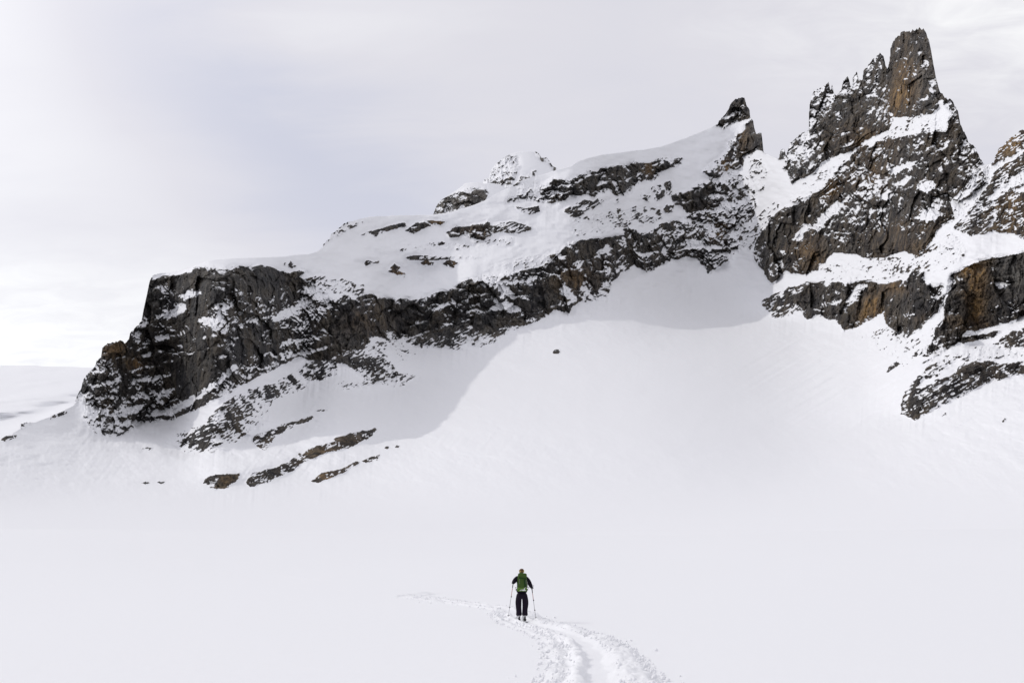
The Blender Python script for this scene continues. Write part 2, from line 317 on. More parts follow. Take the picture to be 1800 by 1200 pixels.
META = {   # key: (name, label, category, parent key)
 'left_cliff': ('rock_cliff', 'long dark cliff wall under the flat snowy plateau at the left end of the mountain', 'cliff'),
 'mid_cliff': ('rock_cliff', 'narrower black cliff band rising from the left cliff to the middle buttress', 'cliff'),
 'talus': ('scree_apron', 'grey fan of snow dusted broken slabs under the middle cliff band', 'scree'),
 'buttress': ('rock_buttress', 'blocky brown buttress jutting into the bowl below the rounded snow dome', 'buttress'),
 'saddle_rocks': ('rock_band', 'black ragged rock band ending in a dark triangular tip above the snow bowl', 'rock band'),
 'pinnacle': ('rock_pinnacle', 'small leaning rock horn on the snowy ridge left of the gap', 'pinnacle'),
 'saddle_face': ('snowy_crag', 'snow speckled broken rock face between the small horn and the saddle rocks', 'crag'),
 'upper_band': ('rock_band', 'upper band of brown rocks just under the snowy skyline ridge', 'rock band'),
 'lower_band': ('rock_band', 'thin broken line of dark brown rocks crossing the upper left snow slope', 'rock band'),
 'west_knob': ('rock_outcrop', 'dark rock knob on the skyline where the plateau steps up', 'rock outcrop'),
 'mid_outcrop_a': ('rock_outcrop', 'flat greenish rock poking from the upper snow slope, leftmost of four', 'rock outcrop'),
 'mid_outcrop_b': ('rock_outcrop', 'brown crumbly outcrop low on the upper snow slope above the left cliff', 'rock outcrop'),
 'mid_outcrop_c': ('rock_outcrop', 'small reddish brown rock in the middle of the upper snow slope', 'rock outcrop'),
 'mid_outcrop_d': ('rock_outcrop', 'small reddish brown rock on the upper snow slope, rightmost of four', 'rock outcrop'),
 'mid_outcrop_e': ('rock_outcrop', 'faint dotted line of rock tips across the upper snow slope', 'rock outcrop'),
 'cap_rocks': ('rock_outcrop', 'few dark rock tips at the right end of the snowy plateau', 'rock outcrop'),
 'peak': ('rock_peak', 'tallest jagged brown rock peak with a summit tower right of the gap', 'mountain peak'),
 'far_needle': ('rock_needle', 'tiny dark rock needle standing in the snowy gap left of the tall peak', 'rock needle'),
 'right_crest': ('rock_ridge', 'orange brown rock ridge cut off by the right edge of the picture', 'rock ridge'),
 'right_wall_far': ('rock_wall', 'far left end of the lower right wall, dark and dusted with snow', 'rock wall'),
 'right_wall_mid': ('rock_wall', 'rounded slab with an orange stain in the lower right wall', 'rock wall'),
 'right_wall_near': ('rock_wall', 'bulging grey pillar below the snow ramp, between orange slab and big wall', 'rock wall'),
 'right_wall_big': ('rock_wall', 'big grey and orange streaked wall at the right edge above the slabs', 'rock wall'),
 'right_slab': ('rock_outcrop', 'dark slabs at the right edge directly beneath the big streaked wall', 'rock outcrop'),
 'lower_outcrop': ('rock_outcrop', 'lowest dark slanting outcrop on the right hand snow slope', 'rock outcrop'),
 'slope_rock_a': ('rock_outcrop', 'small dark oblong rock on the snow left of the lowest right outcrop', 'rock outcrop'),
 'slab_field': ('rock_outcrop', 'wide patch of thin snow streaked slabs on the slope below the left cliff', 'rock outcrop'),
 'slab_field_east': ('rock_outcrop', 'snow streaked slabs ending in a point in the shaded slope under the cliff', 'rock outcrop'),
 'rib_small': ('rock_rib', 'short thin rock rib between the slab patch and the long brown rib', 'rock rib'),
 'rib_long': ('rock_rib', 'long brown rock rib slanting up the lower left snow slope', 'rock rib'),
 'rib_block': ('rock_outcrop', 'blocky brown rock left of the foot of the long brown rib', 'rock outcrop'),
 'rib_low': ('rock_rib', 'lowest brown rock rib touching the edge of the flat snow field', 'rock rib'),
 'rib_low_tip': ('rock_outcrop', 'small grey rock just above the upper end of the lowest rib', 'rock outcrop'),
 'boulder_a': ('boulder', 'lone dark boulder with a snow cap in the shaded bowl under the buttress', 'boulder'),
 'boulder_b': ('boulder', 'tiny dark stone right of the long rib, left one of a pair', 'boulder'),
 'boulder_c': ('boulder', 'tiny dark stone right of the long rib, right one of a pair', 'boulder'),
 'boulder_d': ('boulder', 'dark boulder on the snow crest at the far left below the distant glacier', 'boulder'),
 'boulder_e': ('rock_outcrop', 'small stones on the snow crest just left of the cliff foot', 'rock outcrop'),
 'boulder_f': ('rock_outcrop', 'small stones on the snow crest at the left edge of the picture', 'rock outcrop'),
 'thin_a': ('rock_outcrop', 'few thin rock slivers on the smooth slope below the left cliff foot', 'rock outcrop'),
 'thin_b': ('rock_outcrop', 'thin dark sliver just above the short thin rib', 'rock outcrop'),
 'upper_bit_a': ('rock_outcrop', 'small dark oblong rock below the left end of the upper rock band', 'rock outcrop'),
 'upper_bit_b': ('rock_outcrop', 'slanting dark rock streak on the snow below the middle of the upper band', 'rock outcrop'),
 'upper_bit_c': ('rock_outcrop', 'faint snow dusted rocks below the right part of the upper band', 'rock outcrop'),
 'lower_bit_a': ('rock_outcrop', 'dark lens of rock on the upper left slope, nearest the skyline knob', 'rock outcrop'),
 'lower_bit_b': ('rock_outcrop', 'brown rock lens between the skyline knob lens and the long thin band', 'rock outcrop'),
 'saddle_bit': ('rock_outcrop', 'small brown rock on snow at the left foot of the speckled crag', 'rock outcrop'),
 'saddle_bit_b': ('rock_outcrop', 'few rock tips in the snowy gap just below the small horn', 'rock outcrop'),
 'cap_rocks_b': ('rock_outcrop', 'scattered dark rocks on the snow tongue above the right part of the left cliff', 'rock outcrop'),
 'west_tips': ('rock_outcrop', 'thin rock tips on the skyline just right of the dark knob', 'rock outcrop'),
 'thin_d': ('rock_outcrop', 'tiny sliver of rock low on the left slope, left one of two', 'rock outcrop'),
 'thin_e': ('rock_outcrop', 'tiny sliver of rock low on the left slope, right one of two', 'rock outcrop'),
 'thin_f': ('rock_outcrop', 'tiny rock speck just right of the tip of the lowest right outcrop', 'rock outcrop'),
 'thin_c': ('rock_outcrop', 'tiny rock specks on the snow right of the lowest right outcrop', 'rock outcrop'),
}
PARTS = {'pinnacle_low': ('pinnacle', 'lower_wall'), 'pinnacle_top': ('pinnacle', 'horn'), 'pinnacle_base': ('pinnacle', 'foot_rocks'),
 'peak_tower': ('peak', 'summit_tower'), 'peak_needles': ('peak', 'needle_ridge'), 'peak_shoulder': ('peak', 'shoulder'), 'peak_wall': ('peak', 'lower_wall')}
KEYS = sorted({r[0] for r in ROCK if r[0]}); KID = {k: i + 1 for i, k in enumerate(KEYS)}
reg = np.zeros((RH, RW), np.int16)        # region index (polygon number + 1)
for i, r in enumerate(ROCK): raster(r[3], reg, i + 1)
POCKETS = [[(1515, 497), (1530, 497), (1500, 530), (1488, 548), (1480, 545), (1495, 515)], [(1664, 500), (1673, 476), (1673, 505), (1664, 522), (1655, 565), (1643, 576), (1651, 545)],
 [(1442, 378), (1460, 364), (1487, 352), (1474, 368), (1446, 398), (1436, 400)], [(1603, 386), (1618, 374), (1634, 368), (1656, 374), (1645, 388), (1620, 384)], [(1571, 326), (1600, 309), (1604, 315), (1578, 329)],
 [(1543, 346), (1558, 337), (1577, 341), (1562, 350)], [(1615, 328), (1638, 316), (1646, 328), (1626, 340)], [(1560, 300), (1600, 285), (1625, 283), (1600, 293), (1570, 306)], [(1390, 420), (1420, 395), (1428, 398), (1400, 425)],
 [(268, 703), (288, 688), (308, 684), (292, 698), (272, 706)], [(316, 520), (335, 508), (354, 511), (346, 520), (326, 527)], [(282, 558), (300, 539), (328, 532), (322, 548), (297, 562)],
 [(342, 567), (360, 558), (380, 562), (372, 572)], [(193, 730), (225, 716), (258, 709), (240, 724), (205, 734)], [(288, 730), (330, 700), (375, 672), (413, 638), (420, 643), (382, 680), (337, 709), (296, 734)],
 [(480, 560), (500, 545), (540, 528), (548, 533), (510, 552), (485, 568)], [(560, 522), (566, 516), (585, 520), (590, 528), (575, 530)], [(860, 545), (880, 530), (905, 535), (920, 548), (890, 545)], [(868, 490), (880, 492), (905, 520), (902, 527), (880, 510)],
 [(985, 520), (990, 495), (1003, 510), (1015, 530), (1000, 525)], [(1040, 455), (1050, 440), (1075, 432), (1068, 445)], [(1195, 430), (1215, 420), (1235, 430), (1220, 436)],
 [(1755, 505), (1765, 488), (1775, 500), (1770, 508)], [(1735, 548), (1750, 536), (1760, 537), (1745, 548)], [(1730, 300), (1790, 268), (1800, 262), (1800, 268), (1760, 292), (1735, 312)], [(1735, 350), (1765, 322), (1800, 300), (1840, 285), (1840, 300), (1790, 325), (1750, 350)], [(1583, 555), (1600, 545), (1610, 553), (1595, 557)], [(1598, 518), (1606, 508), (1600, 528), (1592, 535)]]
pocket = np.zeros((RH, RW), np.float32)
for p_ in POCKETS: raster(p_, pocket, 1)
pocket = gblur(pocket, 2.0, 2.5)
rock_solid = np.array([0] + [1 if r_[0] else 0 for r_ in ROCK], np.float32)[reg]
# warm stains, (x, y, rx, ry, strength) ; light stains likewise
WARM = [(1717, 513, 20, 48, 1.0), (1712, 565, 25, 15, .6), (1535, 545, 22, 26, 1.1), (1572, 505, 20, 14, .6), (1596, 150, 22, 55, .8), (1575, 190, 18, 25, .6), (1785, 255, 45, 25, 1.1), (1700, 470, 18, 14, .5),
 (1460, 325, 20, 22, .7), (1420, 455, 30, 40, .5), (1520, 245, 45, 18, .55), (1303, 250, 14, 26, .45), (1276, 292, 9, 12, .8), (1790, 380, 40, 35, .8), (196, 612, 22, 14, .8), (235, 640, 16, 12, .7),
 (770, 393, 12, 7, 1.0), (700, 480, 14, 10, .6), (1262, 407, 18, 18, .6), (1140, 300, 9, 13, .6), (640, 565, 60, 30, .15), (750, 462, 12, 8, .5), (795, 462, 12, 8, .5), (1010, 495, 35, 30, .35),
 (1530, 300, 30, 40, .35), (1600, 420, 60, 30, .3), (830, 408, 30, 10, .3), (400, 845, 30, 15, .5), (560, 800, 120, 40, .3), (580, 838, 40, 12, .5), (1640, 560, 30, 14, .35), (1630, 467, 15, 15, .3)]
LIGHT = [(1780, 480, 25, 35, .9), (1620, 130, 18, 50, .5), (1420, 290, 30, 25, .3), (1100, 320, 40, 20, .25), (830, 595, 80, 20, .35), (1580, 540, 25, 30, .2), (430, 500, 30, 30, .25), (265, 520, 12, 30, .3), (600, 600, 40, 25, .2), (860, 800, 10, 5, 0)]


# clean steep faces that hold hardly any snow
SMOOTH = [(400, 485, 110, 17, 1.2), (480, 482, 50, 20, .8), (266, 525, 13, 35, 1.2), (600, 595, 45, 32, 1.1), (640, 555, 40, 25, .7), (700, 560, 35, 28, .9), (860, 562, 70, 16, 1.0), (955, 520, 26, 32, 1.1),
 (1005, 500, 16, 34, 1.0), (1050, 500, 14, 18, .8), (1030, 440, 45, 13, .9), (340, 660, 45, 30, .7), (240, 640, 28, 22, .8), (200, 612, 20, 12, 1.2), (430, 600, 30, 25, .8), (1500, 215, 45, 50, .9), (1450, 235, 22, 40, .7),
 (1580, 430, 60, 24, 1.1), (1650, 300, 45, 40, .5), (1430, 440, 35, 40, .6), (1400, 300, 20, 20, .8), (1560, 540, 50, 30, 1.0), (1610, 530, 30, 50, .8), (1720, 530, 50, 50, .9), (1790, 480, 30, 40, 1.0), (1318, 240, 20, 32, 1.6), (1225, 350, 28, 14, .7), (1060, 330, 26, 14, .6)]


def stains(xg, yg, lst):
    o = np.zeros_like(xg)
    for (a, b, rx, ry, s) in lst: o += s * np.exp(-(((xg - a) / rx) ** 2 + ((yg - b) / ry) ** 2))
    return o


def look(arr, x, y):
    xi = np.clip(np.round(x - RX0 - .5).astype(int), 0, RW - 1); yi = np.clip(np.round(y - RY0 - .5).astype(int), 0, RH - 1)
    return arr[yi, xi]


# ------------------------------------------------------------------ large shape of the mountain: distance along every bearing
Y_FOOT = 930.0
gs = 4
cgx = np.arange(-260, 2060 + gs, gs).astype(float); cgy = np.arange(Y_FOOT, 20, -gs).astype(float)
CX, CY = np.meshgrid(cgx, cgy)
rk_c = look(gblur(rock_solid, 3, 3), CX, CY)
_, _, tC = pix_dir(CX, CY)
base_s = np.interp(CY, [150, 250, 350, 450, 550, 620, 700, 780, 850, 900, 930], [2.0, 1.7, 1.45, 1.1, .70, .54, .42, .315, .232, .178, .152])
# slopes under the left cliff and on the right side of the bowl are steeper than the bowl floor
def soft(x, y, x0, y0, rx, ry): return np.exp(-(((x - x0) / rx) ** 2 + ((y - y0) / ry) ** 2) ** 1.5)
base_s = base_s - .16 * soft(CX, CY, 1270, 560, 190, 75) + .10 * soft(CX, CY, 1000, 850, 330, 80) - .05 * soft(CX, CY, 250, 800, 420, 60) + .10 * soft(CX, CY, 1800, 650, 330, 170) + .10 * soft(CX, CY, -100, 830, 250, 60)
s_map = base_s * (1 - rk_c) + rk_c * (2.2 - 1.0 * soft(CX, CY, 1550, 250, 260, 190))
s_map = np.maximum(s_map, tC + .10)
g = gblur(1.0 / (s_map - tC), 1.2, 2.5)
dt = np.diff(tC, axis=0)
R0 = ground_R(tC[0])
LNR = np.zeros_like(g); LNR[0] = np.log(R0)
for j in range(1, len(cgy)): LNR[j] = LNR[j - 1] + .5 * (g[j] + g[j - 1]) * dt[j - 1]
LNR = gblur(LNR, 0, 7)
wup = np.clip((500 - CY) / 60, 0, 1) * np.clip((1000 - CX) / 150, 0, 1); LNR = LNR * (1 - wup) + gblur(LNR, 0, 22) * wup
for (x, y) in ((200, 760), (270, 485), (600, 390), (600, 600), (980, 620), (980, 560), (1000, 430), (1100, 270), (1300, 180), (1330, 480), (1350, 560), (1600, 60), (1600, 450), (1600, 730), (1790, 240), (1790, 600), (700, 790), (550, 845)):
    i = int((x + 260) / gs); j = int((Y_FOOT - y) / gs)
    print('R at', x, y, round(float(np.exp(LNR[j, i])), 0), 'z', round(float(np.exp(LNR[j, i]) * tC[j, i]), 0))


def lnR_at(x, y):
    fx = np.clip((x - cgx[0]) / gs, 0, len(cgx) - 1.001); fy = np.clip((Y_FOOT - y) / gs, 0, len(cgy) - 1.001)
    ix = fx.astype(int); iy = fy.astype(int); ax = fx - ix; ay = fy - iy
    return (LNR[iy, ix] * (1 - ax) + LNR[iy, ix + 1] * ax) * (1 - ay) + (LNR[iy + 1, ix] * (1 - ax) + LNR[iy + 1, ix + 1] * ax) * ay


def place(x, y, lnR):
    dx, dy, t = pix_dir(x, y); R = np.exp(lnR)
    return np.stack([dx * R, dy * R, CAM_H + t * R], -1)


def grid_normals(P):
    du = np.gradient(P, axis=1); dv = np.gradient(P, axis=0)
    n = np.cross(dv, du); n /= np.maximum(np.linalg.norm(n, axis=-1, keepdims=True), 1e-9)
    n *= np.where((n * P).sum(-1, keepdims=True) > 0, -1, 1)
    return n


def rock_shape(x, y, w, wall, thin, scale=1.0, dip=.3):
    """displacement (in units of 1/1400 of the distance, positive = away) for rock; x,y,w conformal coordinates"""
    x = x / scale; y = y / scale; w = w / scale
    wx = fbm(x / 30, y / 30, w / 60, 3, 1) * 11; wy = fbm(x / 30, y / 30, w / 60, 3, 5) * 11
    X = x + wx; Y = y + wy
    U = X * .93 - Y * .36; V = Y * .93 + X * .36        # blocks lean like the strata
    big, eb = facets(U / 50, V / 66, w / 70, 2)
    med, em = facets(X / 17, Y / 27, w / 40, 4)
    sm, es = facets(X / 6.5, Y / 9, w / 16, 6)
    tiny, et = facets(x / 2.9, y / 3.6, w / 8, 8)
    d = 22 * big + 8.5 * med + 4.4 * sm + 2.2 * tiny
    gate = np.clip(.5 + 1.4 * vnoise(x / 60, y / 50, w / 60, 14), 0, 1)
    d = d + 4 * np.exp(-(eb / .05) ** 2) * gate + 2.5 * np.exp(-(em / .07) ** 2)
    # upright ribs and gullies
    rb = fbm(X / 15 + .25 * Y / 15, Y / 75, w / 80, 3, 16); d = d + 6.0 * np.abs(rb) * (1 - .5 * gate) + 2.0 * np.abs(vnoise(X / 5.5 + .3 * Y / 5.5, Y / 34, w / 60, 18))
    # ledges
    lay = (-y - dip * x + 15 * fbm(x / 60, y / 60, w / 80, 3, 9)) / 25
    lay = lay + .45 * vnoise(0 * x, lay * .7, 0 * x, 10)
    fr = lay - np.floor(lay); amp = np.clip(.30 + 1.3 * vnoise(x / 55, y / 30, w / 50, 12), 0, 1.3)
    d = d + 8.5 * amp * np.where(fr < .72, -fr / .72, -1 + (fr - .72) / .28)
    dip2 = dip + .35 * vnoise(x / 70, y / 70, 0 * x, 24)
    lay2 = (-y - dip2 * x + 7 * fbm(x / 18, y / 18, w / 30, 3, 19)) / 9.5
    lay2 = lay2 + .4 * vnoise(0 * x, lay2 * .8, 0 * x, 20)
    fr2 = lay2 - np.floor(lay2); amp2 = np.clip(.15 + 1.5 * vnoise(x / 17, y / 11, w / 20, 22), 0, 1.2)
    d = d + 3.2 * amp2 * np.where(fr2 < .68, -fr2 / .68, -1 + (fr2 - .68) / .32)
    # thin tilted slabs
    sl = (-y * .90 - x * .46 + 3.2 * fbm(x / 12, y / 12, w / 20, 2, 31)) / 5.0
    fs = sl - np.floor(sl); aS = np.clip(.5 + vnoise((x * .9 - y * .45) / 11, sl * .9, w / 30, 33), 0, 1.3)
    dthin = 2.6 * aS * np.where(fs < .6, -fs / .6, -1 + (fs - .6) / .4) + 1.6 * med + 1.5 * sm + .8 * tiny
    return d * wall + dthin * thin, eb, em


DIP = {'left_cliff': .28, 'peak_wall': .42, 'peak_shoulder': .5, 'right_crest': .75, 'peak_needles': .5, 'right_wall_near': .6, 'upper_band': .1, 'lower_band': .0, 'saddle_rocks': .1, 'saddle_face': .3, 'right_wall_big': .25}


def make_rock(xg, yg, lnR, reg_arr, table, seed_shift=0.0, scale=1.0, act=None):
    """adds rock relief to the ln R field and returns (lnR, rockness, warm, light, region id)"""
    wxp = 8.0 * fbm(xg / 16, yg / 12, 0 * xg + seed_shift, 3, 41) + 1.6 * vnoise(xg / 3.4, yg / 3, 0 * xg, 43)
    wyp = 5.5 * fbm(xg / 14, yg / 9, 0 * xg + seed_shift, 3, 47) + 1.4 * vnoise(xg / 3.0, yg / 2.6, 0 * xg, 49)
    rid = look(reg_arr, xg + wxp * .75, yg + wyp * .75)
    rid0 = look(reg_arr, xg, yg)
    small = np.isin(rid0, [i + 1 for i, r in enumerate(table) if poly_area(r[3]) < 900])
    rid = np.where(small, rid0, rid); rid = np.where(np.isin(rid, [i + 1 for i, r in enumerate(table) if poly_area(r[3]) < 900]) & ~small, 0, rid)
    if act is None: act = np.ones(xg.shape, bool)
    near = gblur((rid > 0).astype(np.float32), 3.0, 3.0)
    sel = (near > .01) & act
    wallv = np.array([0] + [1.0 if r[2] == 0 else (.62 if r[2] == 2 else .12) for r in table])[rid]
    thinv = np.array([0] + [.25 if r[2] == 0 else (.6 if r[2] == 2 else 1.0) for r in table])[rid]
    areas = np.array([0] + [min(1.0, math.sqrt(poly_area(r[3])) / 55) for r in table])[rid]
    wallf = gblur(wallv.astype(np.float32) * areas, 2.2, 2.2); thinf = gblur(thinv.astype(np.float32), 1.5, 1.5)
    d = np.zeros(xg.shape, np.float32); eb = np.ones(xg.shape, np.float32)
    w = lnR * F_PX
    dipv = np.array([.3] + [DIP.get(r[0], .3) for r in table])[rid]; dipf = gblur(dipv.astype(np.float32), 6, 6)
    dd, e1, e2 = rock_shape(xg[sel], yg[sel], w[sel] * .35 + seed_shift * 10, wallf[sel], thinf[sel], scale, dipf[sel])
    d[sel] = dd; eb[sel] = e1
    # streaky columns on smooth wall faces
    l1 = lnR + d / F_PX
    P = place(xg, yg, l1); n = grid_normals(P); nz = gblur(n[..., 2], .5, .5); nzc = gblur(n[..., 2], 2.4, 2.0)
    hn = np.zeros(xg.shape, np.float32); st = hn.copy(); md = hn.copy()
    xs_, ys_, ws_ = xg[sel] / scale, yg[sel] / scale, (w[sel] * .05)
    hn[sel] = fbm(xs_ / 5.0, ys_ / 3.6, ws_, 3, 61, .65)
    md[sel] = fbm(xs_ / 34, ys_ / 24, ws_, 2, 67)
    u = xs_ * .88 - ys_ * .48; v = xs_ * .48 + ys_ * .88
    st[sel] = fbm(u / 7.5, v / 2.0, ws_, 3, 71, .65)
    aw = np.zeros(xg.shape, np.float32); aw[sel] = np.clip(.5 + 1.6 * fbm(xs_ / 70, ys_ / 48, ws_, 2, 69), 0, 1)
    score = -(nz * (.55 + 1.0 * aw) + nzc * 1.3 * (1 - aw)) + (.16 + .30 * aw) * hn + .62 * md + (.26 + 1.9 * np.clip(dipf - .3, -.1, .3)) * st - (1.5 * look(pocket, xg + wxp * .6, yg + wyp * .6) if seed_shift == 0 else 0) + (.75 * stains(xg, yg, SMOOTH) if seed_shift == 0 else 0)
    rk = np.full(xg.shape, -1.5, np.float32)
    for i, r in enumerate(table):
        m = (rid == i + 1) & act
        c = int(m.sum())
        if c < 4: continue
        sc = score[m] if r[2] == 0 else (score[m] * .45 + st[m] * .70 + .12 * md[m] + .15 * hn[m] if r[2] == 1 else score[m] * .6 + hn[m] * .5 + st[m] * .25)
        thr = np.quantile(sc, 1 - r[1]); sdv = sc.std() + 1e-6
        rk[m] = np.clip((sc - thr) / sdv, -1.5, 1.5)
    rk = gblur(rk, .4, .4)
    sparse = np.array([False] + [r[1] < .3 for r in table])[rid]
    bigm = ((rid > 0) & ~small & ~sparse).astype(np.float32); ed = gblur(bigm, 3.2, 3.2); anyb = (ed > .02) & act
    eh = np.zeros_like(ed); eh[anyb] = fbm(xg[anyb] / 7 / scale, yg[anyb] / 4.5 / scale, 0 * xg[anyb], 3, 77, .65)
    rk = np.where(bigm > 0, np.minimum(rk, (ed - .44 + .55 * eh) * 6), np.where((small | sparse) & (rid > 0), rk, np.maximum(rk, (ed - .66 + .62 * eh) * 6)))
    rk = np.clip(rk, -1.5, 1.5)
    # snow fills the small relief; bare rock stands proud
    thick = gblur((np.array([0.] + [1.0 if (r[2] == 1 and r[1] > .3) or poly_area(r[3]) < 2500 else 0. for r in table])[rid] * np.clip(rk + .8, 0, 1)).astype(np.float32), 1.6, 1.6)
    d = d - 7.0 * thick
    l2 = lnR + (d - 1.3 * np.clip(rk, -.6, .8) * (near > .05)) / F_PX
    return l2, rk, rid


def poly_area(p):
    a = 0
    for i in range(len(p)):
        x0, y0 = p[i]; x1, y1 = p[(i + 1) % len(p)]; a += x0 * y1 - x1 * y0
    return abs(a) / 2


# ------------------------------------------------------------------ materials
def mat(name, color, rough=.6, metallic=0, spec=.5):
    m = bpy.data.materials.new(name); m.use_nodes = True
    b = m.node_tree.nodes['Principled BSDF']
    b.inputs['Base Color'].default_value = (*color, 1); b.inputs['Roughness'].default_value = rough
    b.inputs['Metallic'].default_value = metallic; b.inputs['Specular IOR Level'].default_value = spec
    return m


SNOW = (.81, .815, .835)


def snow_mat(name, nscale, dist, fine=0.0):
    m = mat(name, SNOW, .8, spec=.25); nt = m.node_tree; N = nt.nodes; L = nt.links; b = N['Principled BSDF']
    tc = N.new('ShaderNodeTexCoord'); n = N.new('ShaderNodeTexNoise'); n.inputs['Scale'].default_value = nscale
    n.inputs['Detail'].default_value = 6; n.inputs['Roughness'].default_value = .55
    L.new(tc.outputs['Object'], n.inputs['Vector'])
    bp = N.new('ShaderNodeBump'); bp.inputs['Strength'].default_value = 1; bp.inputs['Distance'].default_value = dist
    L.new(n.outputs['Fac'], bp.inputs['Height']); L.new(bp.outputs[0], b.inputs['Normal'])
    return m


def terrain_mat(name, k=1.0, haze=0.0):
    """snow over rock, mixed by the vertex attribute 'rk' broken up with fine noise"""
    m = bpy.data.materials.new(name); m.use_nodes = True; nt = m.node_tree; N = nt.nodes; L = nt.links
    b = N['Principled BSDF']; b.inputs['Specular IOR Level'].default_value = .25

    def att(n_):
        a = N.new('ShaderNodeAttribute'); a.attribute_name = n_; return a.outputs['Fac']

    def mt(op, a, b_=None, c=None, clamp=False):
        n = N.new('ShaderNodeMath'); n.operation = op; n.use_clamp = clamp
        for i, v in enumerate((a, b_, c)):
            if v is None: continue
            if isinstance(v, (int, float)): n.inputs[i].default_value = v
            else: L.new(v, n.inputs[i])
        return n.outputs[0]
    tc = N.new('ShaderNodeTexCoord')

    def noise(scale, det=4, rough=.6, sc=(1, 1, 1), rot=(0, 0, 0), dist=0):
        mp = N.new('ShaderNodeMapping'); mp.inputs['Scale'].default_value = sc; mp.inputs['Rotation'].default_value = rot
        L.new(tc.outputs['Object'], mp.inputs[0]); n = N.new('ShaderNodeTexNoise')
        n.inputs['Scale'].default_value = scale; n.inputs['Detail'].default_value = det; n.inputs['Roughness'].default_value = rough
        n.inputs['Distortion'].default_value = dist
        L.new(mp.outputs[0], n.inputs['Vector']); return n.outputs['Fac']

    def mixc(f, a, c, typ='MIX'):
        n = N.new('ShaderNodeMix'); n.data_type = 'RGBA'; n.blend_type = typ
        if isinstance(f, (int, float)): n.inputs[0].default_value = f
        else: L.new(f, n.inputs[0])
        for nm, v in (('A', a), ('B', c)):
            if isinstance(v, tuple): n.inputs[nm].default_value = (*v, 1)
            else: L.new(v, n.inputs[nm])
        return n.outputs['Result']
    rk = att('rk'); warm = att('warm'); light = att('light')
    nf = noise(.75 * k, 5, .75); ns = noise(.16 * k, 5, .6); nb = noise(.035 * k, 3, .5)
    streak = noise(.28 * k, 5, .65, sc=(1, 1, .13), dist=.4)
    strata = noise(.35 * k, 4, .6, sc=(.25, .25, 1.6), rot=(.1, .35, 0))
    f = mt('MULTIPLY_ADD', mt('SUBTRACT', nf, .5), 2.4, rk)
    f = mt('MULTIPLY_ADD', f, 5.0, .5, clamp=True)
    # rock colour
    def st(x, lo, hi):
        n = N.new('ShaderNodeMapRange'); n.inputs['From Min'].default_value = lo; n.inputs['From Max'].default_value = hi
        n.interpolation_type = 'SMOOTHSTEP'; L.new(x, n.inputs['Value']); return n.outputs[0]
    c = mixc(st(ns, .35, .65), (.024, .024, .028), (.090, .083, .075))
    c = mixc(mt('MULTIPLY', st(nb, .40, .58), .60), c, (.092, .073, .050))
    c = mixc(mt('MULTIPLY', st(streak, .48, .68), .6), c, (.19, .18, .165))
    c = mixc(mt('MULTIPLY', st(strata, .55, .75), .35), c, (.028, .027, .030))
    wf = mt('MULTIPLY', warm, mt('MULTIPLY_ADD', st(streak, .3, .7), 1.0, .55), clamp=True)
    c = mixc(wf, c, mixc(st(ns, .3, .7), (.16, .095, .042), (.36, .22, .085)))
    lf = mt('MULTIPLY', light, mt('MULTIPLY_ADD', st(streak, .35, .65), .9, .25), clamp=True)
    c = mixc(lf, c, (.21, .20, .185))
    shade_n = noise(.09 * k, 6, .72, sc=(1, 1, .5), dist=.8); c = mixc(mt('MULTIPLY', st(shade_n, .57, .44), .72), c, (.012, .012, .015))  # near-black patches painted into the rock colour for the weak crevice shade
    c = mixc(mt('MULTIPLY', st(nf, .56, .70), .45), c, (.22, .205, .185))
    col = mixc(f, SNOW, c)
    L.new(col, b.inputs['Base Color'])
    b.inputs['Roughness'].default_value = .8
    h = mt('ADD', mt('MULTIPLY', nf, 1.6), mt('MULTIPLY', streak, 1.2)); h = mt('MULTIPLY', h, mt('MULTIPLY_ADD', f, .93, .04))
    bp = N.new('ShaderNodeBump'); bp.inputs['Strength'].default_value = 1; bp.inputs['Distance'].default_value = .9 / k
    L.new(h, bp.inputs['Height']); L.new(bp.outputs[0], b.inputs['Normal'])
    return m


M_TER = terrain_mat('snow_and_rock', 1.0)
M_FAR = terrain_mat('snow_and_rock_far', .55)
M_SNOW = snow_mat('wind_packed_snow', 3.0, .012)
M_SLOPE_SNOW = snow_mat('glacier_snow', .02, 1.0)
M_TRACK = snow_mat('broken_snow', 40.0, .004)


# ------------------------------------------------------------------ mesh output
def mesh_from(name, V, Fq, mats, attrs=None, smooth=True, parent=None):
    me = bpy.data.meshes.new(name)
    n = Fq.shape[1]
    me.vertices.add(len(V)); me.vertices.foreach_set('co', V.astype(np.float32).ravel())
    me.loops.add(Fq.size); me.loops.foreach_set('vertex_index', Fq.astype(np.int32).ravel())
    me.polygons.add(len(Fq)); me.polygons.foreach_set('loop_start', (np.arange(len(Fq)) * n).astype(np.int32))
    me.polygons.foreach_set('use_smooth', np.full(len(Fq), smooth))
    for k_, a in (attrs or {}).items():
        at = me.attributes.new(k_, 'FLOAT', 'POINT'); at.data.foreach_set('value', a.astype(np.float32).ravel())
    me.update(calc_edges=True); me.validate()
    for m in (mats if isinstance(mats, (list, tuple)) else [mats]): me.materials.append(m)
    o = bpy.data.objects.new(name, me); C.objects.link(o)
    if parent: o.parent = parent
    return o


def tag(o, label=None, cat=None, group=None, kind=None):
    if label: o['label'] = label
    if cat: o['category'] = cat
    if group: o['group'] = group
    if kind: o['kind'] = kind
    return o


def empty(name, loc=(0, 0, 0), rz=0, sc=1):
    o = bpy.data.objects.new(name, None); o.scale = (sc, sc, sc); C.objects.link(o); o.location = loc; o.rotation_euler = (0, 0, rz); return o


